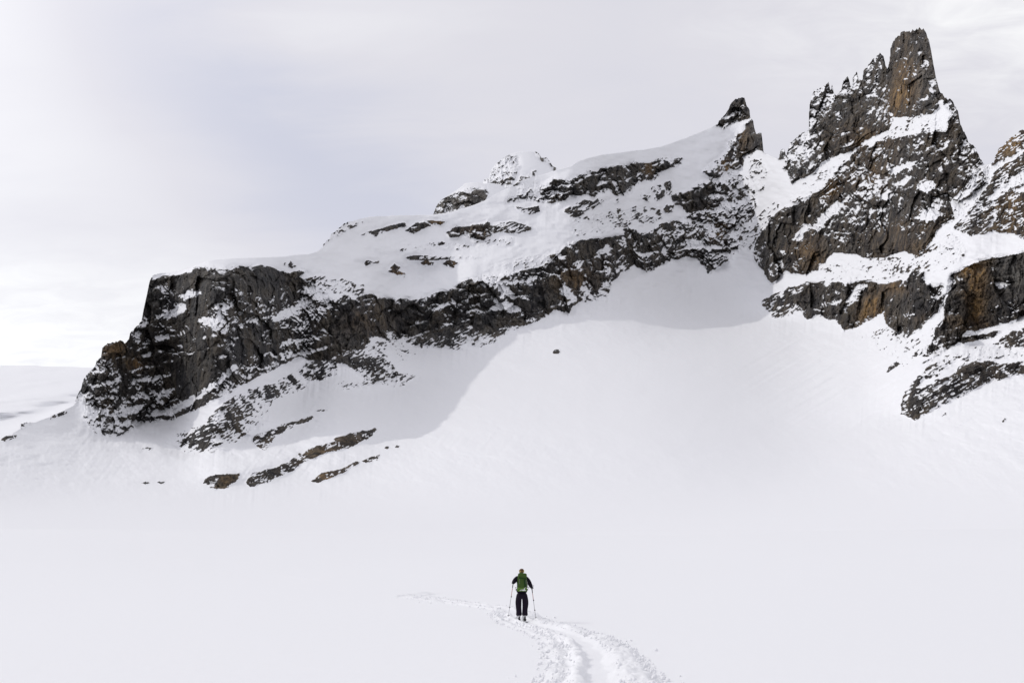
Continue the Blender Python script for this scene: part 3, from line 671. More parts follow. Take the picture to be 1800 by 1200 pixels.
def split_grid(P, faces, fid, attrs, ids, mats):
    """one mesh per face id out of one continuous surface"""
    V = P.reshape(-1, 3); A = {k: a.ravel() for k, a in attrs.items()}; out = {}
    for i in ids:
        f = faces[fid == i]
        if len(f) == 0: continue
        u, inv = np.unique(f, return_inverse=True)
        out[i] = (V[u], inv.reshape(f.shape), {k: a[u] for k, a in A.items()})
    return out


def keep_main(a):
    """in an id grid keep only the largest connected patch of every id; the crumbs join the snow slope around them"""
    runs = []; par = []; prev = []

    def find(i):
        while par[i] != i: par[i] = par[par[i]]; i = par[i]
        return i
    for r in range(a.shape[0]):
        row = a[r]; ch = np.flatnonzero(np.diff(row)) + 1; st_ = np.concatenate([[0], ch]); en = np.concatenate([ch, [len(row)]]); cur = []
        for s_, e_ in zip(st_, en):
            v = int(row[s_])
            if v == 0: continue
            i = len(runs); runs.append((r, int(s_), int(e_), v)); par.append(i); cur.append(i)
            for p in prev:
                _, ps, pe, pv = runs[p]
                if pv == v and ps < e_ and pe > s_: par[find(i)] = find(p)
        prev = cur
    size = {}
    for i, (r, s_, e_, v) in enumerate(runs): k = find(i); size[k] = size.get(k, 0) + e_ - s_
    best = {}
    for k, n in size.items():
        v = runs[k][3]
        if n > best.get(v, (0, 0))[0]: best[v] = (n, k)
    out = np.zeros_like(a)
    for i, (r, s_, e_, v) in enumerate(runs):
        if best[v][1] == find(i): out[r, s_:e_] = v
    return out


# ------------------------------------------------------------------ the mountain surface
STEP = 1.1
xs = np.arange(-250, 2050, STEP); ys = np.arange(Y_FOOT, 40, -STEP)
xs_main = xs.copy(); XG, YG = np.meshgrid(xs, ys)
yc = np.interp(xs, cxs, cys)
rock_crest = look(gblur(rock_solid, 1.5, 1.5), xs, yc + 3)
yc = yc + rock_crest * (1 + .9 * (xs > 1400)) * (1.8 * fbm(xs / 5, 0 * xs, 0 * xs, 3, 81) + 1.1 * vnoise(xs / 1.9, 0 * xs, 0 * xs, 83)) + (1 - rock_crest) * .8 * fbm(xs / 40, 0 * xs, 0 * xs, 2, 85)
K = np.maximum(0, (yc[None, :] - YG))
YE = np.maximum(YG, yc[None, :])
act = K < 70
lnR = lnR_at(XG, YE)
# gentle relief of the snow: broad undulation, fall-line flutes, wind ribs
fl = vnoise(XG / 7 + YE / 90, YE / 60, 0 * XG, 91) + .6 * vnoise(XG / 3.2 + YE / 60, YE / 40, 0 * XG, 93)
fl_env = np.clip(vnoise(XG / 90, YE / 60, 0 * XG, 95) + .15, 0, 1) * np.interp(YE, [250, 560, 640, 760, 860], [1, .8, .35, .5, 0])
fl_env *= np.where((XG > 700) & (XG < 1500) & (YE > 560), .3, 1)
rise = gblur((look(rock_solid, XG, YE - 26)).astype(np.float32), 12, 8)
und = fbm(XG / 130, YE / 70, 0 * XG, 3, 97) * np.interp(YE, [300, 600, 820, 920], [7, 7, 5, 0])
dome = fbm(XG / 45, YE / 26, 0 * XG, 3, 99) * np.interp(YE, [300, 500, 560], [5.5, 4.5, 0])
gfac = np.clip(1.0 / np.maximum(np.interp(YE, [150, 350, 450, 550, 620, 700, 780, 850, 930], [1.7, 1.3, 1.0, .66, .54, .42, .315, .24, .19]) - pix_dir(XG, YE)[2], .1), 1, 7) * (1 - .6 * look(gblur(rock_solid, 3, 3), XG, YE))
drift = fbm((XG + .5 * YE) / 38, (YE - .25 * XG) / 15, 0 * XG, 4, 103) * np.interp(YE, [300, 560, 640, 800, 900], [1, .7, .45, .55, 0]) * (1 - .75 * soft(XG, YE, 1250, 740, 480, 190)) * (1 + .7 * soft(XG, YE, 330, 800, 330, 90))
ac = .5 * XG + .86 * YE; al = .86 * XG - .5 * YE
strR = (vnoise(ac / 4.2, al / 85, 0 * XG, 131) + .7 * vnoise(ac / 9, al / 150, 0 * XG, 133)) * soft(XG, YE, 1610, 640, 250, 110) * 1.2
ac = .78 * XG + .62 * YE; al = .62 * XG - .78 * YE
strR = strR + (vnoise(ac / 4.5, al / 60, 0 * XG, 135) + .9 * vnoise(ac / 11, al / 110, 0 * XG, 137)) * soft(XG, YE, 430, 780, 430, 75) * np.clip(.25 + .9 * vnoise(XG / 90, YE / 50, 0 * XG, 139), 0, 1) * .55
lnR = lnR + strR * 1.0 * gfac / F_PX
lnR = lnR + (und * 1.6 + (dome * 1.8 + drift * 5.0 + fl * (.9 * fl_env + .8 * rise) * .75) * gfac) / F_PX
lnR2, rk, rid = make_rock(XG, YE, lnR, reg, ROCK, act=act)
warm = (stains(XG, YE, WARM) * 1.15 + .07 * np.clip((XG - 1300) / 120, 0, 1)) * (.75 + .5 * vnoise(XG / 20, YE / 20, 0 * XG, 101)); lightA = stains(XG, YE, LIGHT)
P = place(XG, YE, lnR2)
# behind the ridge line the surface falls away
lat = P[..., :2] / np.linalg.norm(P[..., :2], axis=-1, keepdims=True); m_px = np.exp(lnR2) / F_PX
Kf = np.where(act, K, 70)
P[..., 0] += lat[..., 0] * m_px * Kf * .9; P[..., 1] += lat[..., 1] * m_px * Kf * .9; P[..., 2] -= m_px * (1.1 * Kf + .02 * Kf ** 2)
nr, nc = XG.shape
idx = np.arange(nr * nc).reshape(nr, nc)
Fc = np.stack([idx[:-1, :-1], idx[:-1, 1:], idx[1:, 1:], idx[1:, :-1]], -1)
ok = act[:-1, :-1] | act[:-1, 1:] | act[1:, 1:] | act[1:, :-1]
obj_of = np.array([0] + [KID.get(r[0], 0) for r in ROCK])
oid = keep_main(obj_of[rid])
fid = oid[:-1, :-1]
faces = Fc[ok]; fid = fid[ok]
print('faces', len(faces), 'time', time.time() - T0)
parts = split_grid(P, faces, fid, {'rk': rk, 'warm': warm, 'light': lightA}, range(0, len(KEYS) + 1), M_TER)
roots = {}
for k_, (nm, lb, ct) in META.items():
    if k_ in ('peak', 'pinnacle'):
        bx, by = {'peak': (1560, 460), 'pinnacle': (1300, 310)}[k_]
        e = empty(nm, tuple(place(np.array(float(bx)), np.array(float(by)), lnR_at(np.array(float(bx)), np.array(float(by))))))
        tag(e, lb, ct); roots[k_] = e
for i, (V, Fq, A) in parts.items():
    if i == 0:
        o = mesh_from('snow_slope', V, Fq, M_TER, A); tag(o, kind='structure'); continue
    key = KEYS[i - 1]
    if key in PARTS:
        pk, pn = PARTS[key]; r = roots[pk]
        o = mesh_from(pn, V - np.array(r.location)[None, :], Fq, M_TER, A, parent=r)
    else:
        nm, lb, ct = META[key]; c0 = V.mean(0); c0[2] = V[:, 2].min()
        o = mesh_from(nm, V - c0, Fq, M_TER, A); o.location = c0; tag(o, lb, ct)
print('mountain', time.time() - T0)


# ------------------------------------------------------------------ background peaks
def far_peak(crest, ybot, lnR_fn, table, name, label, step, seed):
    cx_ = np.array([c[0] for c in crest], float); cy_ = np.array([c[1] for c in crest], float)
    xs = np.arange(cx_[0], cx_[-1], step); ys = np.arange(ybot, cy_.min() - 30, -step)
    XG, YG = np.meshgrid(xs, ys); yc = np.interp(xs, cx_, cy_) + .7 * fbm(xs / 5, 0 * xs, 0 * xs, 3, seed)
    K = np.maximum(0, yc[None, :] - YG); YE = np.maximum(YG, yc[None, :]); act = K < 28
    rr = np.zeros((RH, RW), np.int16)
    for i, r in enumerate(table): raster(r[3], rr, i + 1)
    l0 = lnR_fn(XG, YE) + (2.0 * fbm(XG / 30, YE / 20, 0 * XG, 3, seed + 2)) / F_PX
    l2, rk, rid = make_rock(XG, YE, l0, rr, table, seed_shift=seed * .37, scale=.62, act=act)
    P = place(XG, YE, l2); lat = P[..., :2] / np.linalg.norm(P[..., :2], axis=-1, keepdims=True); m_px = np.exp(l2) / F_PX
    Kf = np.where(act, K, 28)
    P[..., 0] += lat[..., 0] * m_px * Kf; P[..., 1] += lat[..., 1] * m_px * Kf; P[..., 2] -= m_px * (1.0 * Kf + .03 * Kf ** 2)
    nr, nc = XG.shape; idx = np.arange(nr * nc).reshape(nr, nc)
    Fc = np.stack([idx[:-1, :-1], idx[:-1, 1:], idx[1:, 1:], idx[1:, :-1]], -1)
    ok = act[:-1, :-1] | act[:-1, 1:] | act[1:, 1:] | act[1:, :-1]
    V, Fq, A = split_grid(P, Fc[ok], np.ones(int(ok.sum())), {'rk': rk, 'warm': .1 * np.ones_like(rk), 'light': .8 * np.ones_like(rk)}, [1], None)[1]  # rock colour paled evenly to stand in for distance haze
    c0 = V.mean(0); c0[2] = V[:, 2].min()
    o = mesh_from(name, V - c0, Fq, M_FAR, A); o.location = c0; tag(o, label, 'mountain peak')


def dome_lnR(x0, y0, rx, R0, k):
    def f(x, y):
        _, _, t = pix_dir(x, y)
        return math.log(R0) + k * ((x - x0) / rx) ** 2 + (330 - y) / F_PX * 1.6
    return f


far_peak([(835, 372), (845, 340), (849, 319), (852, 315), (860, 311), (862, 301), (868.5, 290.5), (876, 285), (884.5, 277.5), (896, 271), (910, 266.7), (928, 265.7),
          (943.7, 266.4), (948, 271), (952, 278), (961, 276), (965, 282), (972, 292), (978, 295), (984, 300), (1000, 325), (1020, 370)], 372,
         dome_lnR(915, 300, 60, 1750, .035),
         [('a', .36, 2, [(846, 325), (862, 290), (885, 272), (910, 276), (916, 290), (905, 315), (893, 340), (875, 332)]),
          ('b', .85, 0, [(940, 263), (953, 262), (968, 272), (980, 300), (972, 294), (955, 280), (942, 272)]), ('c', .3, 2, [(905, 330), (915, 310), (945, 298), (942, 312)])],
         'distant_peak', 'rounded snowy summit far behind the ridge, the higher of two', 1.1, 5)
far_peak([(752, 400), (758, 385), (761.7, 376), (766, 364), (772, 354), (782, 347), (798, 337), (809, 329.5), (819, 321.6), (838, 320), (850, 322), (865, 321.5),
          (877, 324), (893, 331), (905, 345), (925, 380)], 400, dome_lnR(840, 350, 70, 1500, .05),
         [('a', .62, 2, [(755, 385), (770, 350), (798, 341), (822, 330), (850, 329), (861, 335), (858, 350), (840, 365), (800, 380), (760, 392)]),
          ('b', .97, 0, [(815, 362), (822, 345), (835, 333), (848, 333), (857, 345), (850, 358), (830, 366)])],
         'distant_peak', 'lower grey rocky shoulder behind the ridge, left of the higher distant summit', 1.1, 9)

# distant glacier at the left, beyond the snow crest
xs = np.arange(-320, 420, 4.0); ys = np.arange(860, 590, -2.0); XG, YG = np.meshgrid(xs, ys)
yc = np.interp(xs, [-320, -100, 0, 60, 120, 160, 420], [652, 645, 641.5, 642, 644, 645, 640]); K = np.maximum(0, yc[None, :] - YG); YE = np.maximum(YG, yc[None, :])
l0 = np.interp(YE, [641, 660, 700, 730, 760, 860], np.log([3900, 3000, 1900, 1450, 1150, 700]))
l0 = l0 + (75 * fbm(XG / 90 + YE / 30, YE / 12, 0 * XG, 3, 51) + 110 * np.exp(-((YE - 728 + .28 * (XG - 60) + 4 * vnoise(XG / 40, 0 * XG, 0 * XG, 53)) / 14) ** 2)) / F_PX
P = place(XG, YE, l0); lat = P[..., :2] / np.linalg.norm(P[..., :2], axis=-1, keepdims=True)
P[..., 0] += lat[..., 0] * K * 10; P[..., 1] += lat[..., 1] * K * 10; P[..., 2] -= K * 3 + K ** 2 * .05
nr, nc = XG.shape; idx = np.arange(nr * nc).reshape(nr, nc)
Fc = np.stack([idx[:-1, :-1], idx[:-1, 1:], idx[1:, 1:], idx[1:, :-1]], -1).reshape(-1, 4)
tag(mesh_from('distant_glacier', P.reshape(-1, 3), Fc, M_SLOPE_SNOW), kind='structure')

# ------------------------------------------------------------------ the open snow field
xs2 = np.arange(-250, 2050, 5.0)
rowsy = np.concatenate([[Y_FOOT], np.arange(Y_FOOT - 0 + 3, 1330, 3.0)])
XG, YG = np.meshgrid(xs2, rowsy)
_, _, tt = pix_dir(XG, YG)
lg = np.log(ground_R(tt))
P = place(XG, YG, lg)
P[0] = np.stack([np.interp(xs2, xs_main, place(xs_main, np.full(len(xs_main), Y_FOOT), lnR2[0])[:, k_]) for k_ in range(3)], -1)
P[1:, :, 2] += swell(P[1:, :, 0], P[1:, :, 1])
GZ = P.copy()
nr, nc = XG.shape; idx = np.arange(nr * nc).reshape(nr, nc)
Fc = np.stack([idx[:-1, :-1], idx[1:, :-1], idx[1:, 1:], idx[:-1, 1:]], -1).reshape(-1, 4)
tag(mesh_from('snow_field', P.reshape(-1, 3), Fc, M_SNOW), kind='structure')
# the ground all round, a little lower, for everything outside the field of view
th = np.linspace(0, 2 * math.pi, 129); rr = np.array([.01, 2, 5, 8, 12, 20, 35, 60, 100, 150, 220, 400, 900, 2500, 6000.])
TH, RR = np.meshgrid(th, rr); zz = np.minimum(prof(RR), float(prof(240.))) - .08 - .15 * (RR > 30) - np.clip(RR - 250, 0, None) * .002
P = np.stack([np.sin(TH) * RR, np.cos(TH) * RR, zz], -1); nr, nc = TH.shape; idx = np.arange(nr * nc).reshape(nr, nc)
Fc = np.stack([idx[:-1, :-1], idx[:-1, 1:], idx[1:, 1:], idx[1:, :-1]], -1).reshape(-1, 4)
tag(mesh_from('ground', P.reshape(-1, 3), Fc, M_SNOW), kind='structure')


# ------------------------------------------------------------------ ski track
def ground_z(x, y):
    R = np.hypot(x, y); return prof(R) + swell(x, y) + np.interp(R, [45, 90, 250], [0, .01, .05])


def resample(pts, ds):
    pts = np.array(pts); 
    # Catmull-Rom smoothing
    out = []
    p = np.vstack([2 * pts[0] - pts[1], pts, 2 * pts[-1] - pts[-2]])
    for i in range(1, len(p) - 2):
        for t in np.linspace(0, 1, 40, endpoint=False):
            a, b, c, d = p[i - 1], p[i], p[i + 1], p[i + 2]
            out.append(.5 * (2 * b + (c - a) * t + (2 * a - 5 * b + 4 * c - d) * t * t + (3 * b - a - 3 * c + d) * t ** 3))
    out = np.array(out + [pts[-1]]); s = np.concatenate([[0], np.cumsum(np.linalg.norm(np.diff(out, axis=0), axis=1))])
    q = np.arange(0, s[-1], ds)
    return np.stack([np.interp(q, s, out[:, 0]), np.interp(q, s, out[:, 1])], -1), q


def lumps(x, y, sz, s):
    _, e = facets(x / sz, y / sz, 0 * x + s * 1.7, s)
    return np.sqrt(np.clip(e, 0, 1))


def strip(pix, w0, w1, ds, dc, amp, kind, fade=None):
    pts = [ground_pt(x, y)[:2] for x, y in pix]
    cl, q = resample(pts, ds)
    tan = np.gradient(cl, axis=0); tan /= np.linalg.norm(tan, axis=1, keepdims=True)
    # smooth tangents
    for _ in range(8): tan[1:-1] = (tan[:-2] + tan[1:-1] + tan[2:]) / 3
    tan /= np.linalg.norm(tan, axis=1, keepdims=True)
    nrm = np.stack([tan[:, 1], -tan[:, 0]], -1)                 # to the right of the direction of travel
    nw = int(2 * max(w0, w1) / dc) + 1
    cc = np.linspace(-1.12, 1.12, nw)
    W = np.linspace(w0, w1, len(q))
    Cg, Q = np.meshgrid(cc, q); Wg = W[:, None] * np.ones_like(Cg)
    X = cl[:, 0][:, None] + nrm[:, 0][:, None] * Cg * Wg; Y = cl[:, 1][:, None] + nrm[:, 1][:, None] * Cg * Wg
    ce = Cg + .14 * fbm(X / .45, Y / .45, 0 * X, 3, 121) 
    if kind == 'near':
        h = np.interp(ce, [-1.1, -.95, -.75, -.58, -.40, -.30, -.20, .16, .30, .45, .75, .95, 1.1], [-.03, .0, .06, .012, .15, .14, .012, .015, .08, .14, .13, .03, -.03])
        rough = np.interp(ce, [-1.1, -.9, -.7, -.55, -.4, -.3, -.2, -.1, .15, .3, .45, .9, 1.05], [0, .7, 1, .35, 1, .9, .25, .05, .05, .3, 1, 1, .0])
    else:
        h = np.interp(ce, [-1.1, -.9, -.55, -.25, .25, .55, .9, 1.1], [-.03, .01, .10, .02, .02, .10, .01, -.03])
        rough = np.interp(ce, [-1.1, -.8, -.5, -.2, .2, .5, .8, 1.1], [0, 1, 1, .2, .2, 1, 1, 0])
    side = .75 + .5 * vnoise(X / .8, Y / .8, 0 * X, 123)
    h = h * side
    l = .50 * lumps(X, Y, .16, 3) + .30 * lumps(X, Y, .075, 5) + .35 * fbm(X / .10, Y / .10, 0 * X, 3, 127)
    h = h + amp * rough * (l - .32)
    h = h + .010 * fbm(X / .2, Y / .9, 0 * X, 2, 129) * (1 - rough)
    edge = np.clip((1.12 - np.abs(Cg)) / .10, 0, 1); h = h * edge - .04 * (1 - edge)
    if kind == 'line': h = h * np.clip(.15 + 1.3 * vnoise(X / 3.5, Y / 9, 0 * X, 141), 0, .8) - .02
    if fade is not None:
        e = np.clip(np.minimum(Q / fade, (q[-1] - Q) / fade), 0, 1); h = h * e - .04 * (1 - e)
    Z = ground_z(X, Y) + h + .004
    Pn = np.stack([X, Y, Z], -1); nr, nc = X.shape; idx = np.arange(nr * nc).reshape(nr, nc)
    Fc = np.stack([idx[:-1, :-1], idx[:-1, 1:], idx[1:, 1:], idx[1:, :-1]], -1).reshape(-1, 4)
    return Pn, Fc, (cl, nrm, W, q)


segs = []
PA = [(1068, 1275), (1060, 1235), (1054, 1200), (1047, 1168), (1036, 1143), (1012, 1124), (976, 1110), (944, 1101), (921, 1093), (909, 1085), (899, 1077)]
Pn, Fc, infoA = strip(PA, .88, .78, .028, .026, .085, 'near', .5); segs.append((Pn, Fc))
PB = [(903, 1080), (893, 1073), (870, 1068), (830, 1063), (790, 1058), (760, 1054), (742, 1050.5)]
Pb, Fb, infoB = strip(PB, .62, .62, .06, .05, .10, 'far', .5); segs.append((Pb, Fb))
PC = [(800, 1060), (770, 1054.5), (735, 1050), (708, 1048.5)]
Pb, Fb, infoC = strip(PC, .95, .75, .06, .06, .12, 'far', .8); segs.append((Pb, Fb))
PD = [(700, 1050), (725, 1047), (750, 1043.5), (775, 1042)]
Pb, Fb, _ = strip(PD, .8, .7, .08, .07, .12, 'far', .8); segs.append((Pb, Fb))
PE = [(790, 1042), (760, 1040), (735, 1037.5), (700, 1034), (680, 1031.5), (640, 1027), (600, 1022.5), (560, 1018), (500, 1010), (440, 1001.5), (400, 995.5), (360, 989), (320, 981.5), (280, 973), (250, 965.5), (215, 954), (180, 940), (160, 931.5)]
Pb, Fb, _ = strip(PE, .6, .5, .16, .12, .20, 'line', 2); segs.append((Pb, Fb))
V = []; Fa = []; n0 = 0
for (Pn_, Fc_) in segs: V.append(Pn_.reshape(-1, 3)); Fa.append(Fc_ + n0); n0 += Pn_.shape[0] * Pn_.shape[1]
tag(mesh_from('ski_track', np.vstack(V), np.vstack(Fa), M_TRACK), kind='structure')

# loose crumbs of snow thrown out along the berms
ico = bmesh.new(); bmesh.ops.create_icosphere(ico, subdivisions=1, radius=1); iv = np.array([v.co[:] for v in ico.verts]); ifc = np.array([[v.index for v in f.verts] for f in ico.faces]); ico.free()
r_ = np.random.default_rng(3); V = []; Fa = []; n0 = 0
for (cl, nrm, W, q), cnt, lo, hi in ((infoA, 1900, .30, 1.15), (infoB, 260, .4, 1.2), (infoC, 300, .2, 1.2)):
    for _ in range(cnt):
        i = r_.integers(0, len(q)); sgn = 1 if r_.random() < (.68 if cl is infoA[0] else .5) else -1
        c = sgn * (lo + (hi - lo) * r_.random()) 
        if r_.random() < .05: c *= 1.0 + .5 * r_.random()
        p = cl[i] + nrm[i] * c * W[i]; s = .010 + .028 * r_.random() ** 2.2
        ac = abs(c); hz = (.08 if ac < .92 else .004)
        v = iv * (1 + .35 * (r_.random((len(iv), 1)) - .5)) * s * (0.8 + .5 * r_.random(3))
        v = v + np.array([p[0], p[1], float(prof(np.hypot(*p))) + hz + s * .4])
        V.append(v); Fa.append(ifc + n0); n0 += len(v)
tag(mesh_from('snow_crumbs', np.vstack(V), np.vstack(Fa), M_TRACK), kind='stuff')
print('track', time.time() - T0)

# ------------------------------------------------------------------ the ski tourer
def skin(name, verts, edges, m, parent=None, sub=2, root=0):
    """one continuous tapering surface grown round a chain of joints. verts: (x, y, z, rx[, ry])"""
    me = bpy.data.meshes.new(name + '_joints'); me.from_pydata([v[:3] for v in verts], edges, [])
    o = bpy.data.objects.new(name + '_joints', me); C.objects.link(o)
    sk = o.modifiers.new('skin', 'SKIN'); sk.use_smooth_shade = True; sk.branch_smoothing = .6
    sv = me.skin_vertices[0].data
    for i, v in enumerate(verts): sv[i].radius = (v[3], v[4] if len(v) > 4 else v[3]); sv[i].use_root = (i == root)
    sb = o.modifiers.new('sub', 'SUBSURF'); sb.levels = sub; sb.render_levels = sub
    dg = bpy.context.evaluated_depsgraph_get(); dg.update()
    nm = bpy.data.meshes.new_from_object(o.evaluated_get(dg)); nm.name = name
    bpy.data.objects.remove(o); bpy.data.meshes.remove(me)
    nm.materials.clear(); nm.materials.append(m)
    n = bpy.data.objects.new(name, nm); C.objects.link(n); n.parent = parent
    return n


def chain(*v): return list(v), [(i, i + 1) for i in range(len(v) - 1)]


def bm_obj(name, bm, m, parent=None, smooth=True):
    bmesh.ops.recalc_face_normals(bm, faces=bm.faces)
    me = bpy.data.meshes.new(name); bm.to_mesh(me); bm.free()
    for p in me.polygons: p.use_smooth = smooth
    me.materials.append(m); o = bpy.data.objects.new(name, me); C.objects.link(o); o.parent = parent; return o


def tube(bm, p0, p1, r0, r1=None, seg=10):
    p0 = Vector(p0); p1 = Vector(p1); r1 = r0 if r1 is None else r1; d = (p1 - p0)
    q = d.to_track_quat('Z', 'Y').to_matrix().to_4x4()
    bmesh.ops.create_cone(bm, cap_ends=True, segments=seg, radius1=r0, radius2=r1, depth=d.length, matrix=Matrix.Translation((p0 + p1) / 2) @ q)


def rbox(bm, c, s, bev=.01, taper=None, rot=None, seg=3):
    b = bmesh.new(); bmesh.ops.create_cube(b, size=1)
    for v in b.verts:
        k = 1.0
        if taper and v.co.z > 0: k = taper
        v.co = Vector((v.co.x * s[0] * k, v.co.y * s[1] * k, v.co.z * s[2]))
    bmesh.ops.bevel(b, geom=b.edges[:], offset=bev, segments=seg, affect='EDGES', profile=.6)
    if rot is not None: bmesh.ops.transform(b, matrix=rot, verts=b.verts)
    bmesh.ops.translate(b, vec=Vector(c), verts=b.verts)
    t = bpy.data.meshes.new('t'); b.to_mesh(t); b.free(); bm.from_mesh(t); bpy.data.meshes.remove(t)


def cloth(name, col, scale=25, var=.25, rough=.75):
    m = mat(name, col, rough, spec=.12); nt = m.node_tree; N = nt.nodes; L = nt.links; b = N['Principled BSDF']
    tc = N.new('ShaderNodeTexCoord'); n = N.new('ShaderNodeTexNoise'); n.inputs['Scale'].default_value = scale; n.inputs['Detail'].default_value = 4
    L.new(tc.outputs['Object'], n.inputs['Vector'])
    mx = N.new('ShaderNodeMix'); mx.data_type = 'RGBA'; L.new(n.outputs['Fac'], mx.inputs[0])
    mx.inputs['A'].default_value = (*[c * (1 - var) for c in col], 1); mx.inputs['B'].default_value = (*[c * (1 + var) for c in col], 1)
    L.new(mx.outputs['Result'], b.inputs['Base Color'])
    bp = N.new('ShaderNodeBump'); bp.inputs['Distance'].default_value = .012; n2 = N.new('ShaderNodeTexNoise'); n2.inputs['Scale'].default_value = 9
    n2.inputs['Detail'].default_value = 3; L.new(tc.outputs['Object'], n2.inputs['Vector']); L.new(n2.outputs['Fac'], bp.inputs['Height']); L.new(bp.outputs[0], b.inputs['Normal'])
    return m


M_JACKET = cloth('black_plum_cloth', (.007, .005, .011)); M_TROUSER = cloth('dark_plum_trousers', (.010, .006, .014))
M_GREEN = cloth('green_nylon', (.045, .082, .018), 30, .2); M_GREEN_L = cloth('light_green_nylon', (.085, .155, .03), 30, .2); M_GREEN_D = cloth('dark_green_nylon', (.016, .042, .010), 30, .2)
M_GREY = cloth('grey_webbing', (.16, .16, .15)); M_SKIN = mat('skin', (.52, .32, .23), .55); M_HAIR = cloth('brown_hair', (.085, .042, .020), 120, .5, .6)
M_BAND = cloth('mustard_headband', (.30, .22, .07), 80, .2); M_BLACK = mat('black_rubber', (.012, .012, .013), .5); M_BOOT = cloth('white_boot_plastic', (.62, .62, .64), 20, .05, .4)
M_RED = mat('red_pole_paint', (.35, .05, .05), .35); M_ALU = mat('grey_aluminium', (.32, .32, .33), .35, .7); M_WHITE = mat('white_print', (.8, .8, .8), .5); M_SKI = cloth('pale_ski_topsheet', (.55, .56, .58), 12, .15, .4)

gp = ground_pt(917.5, 1093); BZ = float(gp[2]) + .035
RZ = math.radians(4)
per = tag(empty('person', (gp[0], gp[1], BZ), RZ, .88), 'person seen from behind on touring skis in black jacket and dark trousers with ski poles', 'person')
# body: one continuous figure
bv = [(0, 0, .97, .13, .10), (0, .02, 1.16, .12, .09), (0, .03, 1.38, .15, .10), (0, .05, 1.53, .06, .055), (0, .07, 1.60, .052, .055), (0, .09, 1.68, .078, .092), (0, .085, 1.765, .066, .078),
      (0, .175, 1.675, .014), (-.083, .08, 1.68, .014), (.083, .08, 1.68, .014),
      (-.10, .0, .90, .09), (-.105, .04, .53, .060), (-.10, .0, .18, .045), (-.10, .08, .10, .045, .035), (.10, .0, .90, .09), (.105, .02, .53, .060), (.10, -.03, .18, .045), (.10, .05, .10, .045, .035),
      (-.17, .02, 1.47, .055), (-.262, -.10, 1.36, .042), (-.305, .16, 1.285, .028), (.18, .02, 1.47, .055), (.285, -.03, 1.25, .042), (.375, .14, 1.115, .028)]
be = [(0, 1), (1, 2), (2, 3), (3, 4), (4, 5), (5, 6), (5, 7), (5, 8), (5, 9), (0, 10), (10, 11), (11, 12), (12, 13), (0, 14), (14, 15), (15, 16), (16, 17), (2, 18), (18, 19), (19, 20), (2, 21), (21, 22), (22, 23)]
skin('body', bv, be, M_SKIN, per)
jv = [(0, .0, .93, .215, .155), (0, .01, 1.03, .215, .155), (0, .02, 1.16, .19, .14), (0, .03, 1.36, .205, .15), (0, .045, 1.49, .14, .12), (0, .06, 1.575, .085, .085),
      (-.165, .02, 1.475, .105), (-.225, -.05, 1.41, .090), (-.275, -.105, 1.355, .082), (-.292, .03, 1.32, .070), (-.302, .125, 1.295, .058),
      (.175, .02, 1.475, .105), (.235, -.005, 1.37, .090), (.290, -.03, 1.25, .082), (.335, .055, 1.18, .068), (.368, .115, 1.128, .056)]
je = [(0, 1), (1, 2), (2, 3), (3, 4), (4, 5), (3, 6), (6, 7), (7, 8), (8, 9), (9, 10), (3, 11), (11, 12), (12, 13), (13, 14), (14, 15)]
skin('jacket', jv, je, M_JACKET, per)
tv = [(0, .0, 1.03, .20, .14), (0, .0, .91, .225, .165), (-.108, .0, .80, .128, .135), (-.122, .03, .66, .118, .122), (-.120, .045, .52, .112, .115), (-.108, .02, .38, .096, .10), (-.106, -.005, .25, .104, .11), (-.104, -.01, .165, .118, .125),
      (.108, .0, .80, .128, .135), (.128, .01, .66, .120, .125), (.128, .02, .54, .116, .118), (.106, -.005, .39, .096, .10), (.104, -.03, .25, .104, .11), (.106, -.035, .165, .120, .125)]
te = [(0, 1), (1, 2), (2, 3), (3, 4), (4, 5), (5, 6), (6, 7), (1, 8), (8, 9), (9, 10), (10, 11), (11, 12), (12, 13)]
skin('trousers', tv, te, M_TROUSER, per, root=1)
hv = [(0, .045, 1.60, .045, .035), (0, .045, 1.66, .072, .072), (0, .065, 1.73, .084, .092), (0, .08, 1.785, .066, .074)]
skin('hair', hv, [(0, 1), (1, 2), (2, 3)], M_HAIR, per)
bm = bmesh.new()
for i in range(28):
    a0 = 2 * math.pi * i / 28; a1 = 2 * math.pi * (i + 1) / 28
    q = [bm.verts.new((.0925 * math.cos(a) * k, .072 + .108 * math.sin(a) * k, z + .02 * math.sin(a))) for a, k, z in ((a0, 1, 1.665), (a1, 1, 1.665), (a1, 1.0, 1.735), (a0, 1.0, 1.735))]
    q2 = [bm.verts.new((v.co.x * .93, .072 + (v.co.y - .072) * .93, v.co.z)) for v in q]
    bm.faces.new(q); bm.faces.new(q2[::-1]); bm.faces.new((q[0], q2[0], q2[1], q[1])); bm.faces.new((q[3], q[2], q2[2], q2[3]))
bmesh.ops.remove_doubles(bm, verts=bm.verts, dist=1e-4)
bm_obj('headband', bm, M_BAND, per)
# pony tail covering the middle of the band
skin('ponytail', [(0, -.045, 1.74, .030, .022), (.004, -.052, 1.68, .034, .024), (.006, -.030, 1.61, .022, .018)], [(0, 1), (1, 2)], M_HAIR, per)


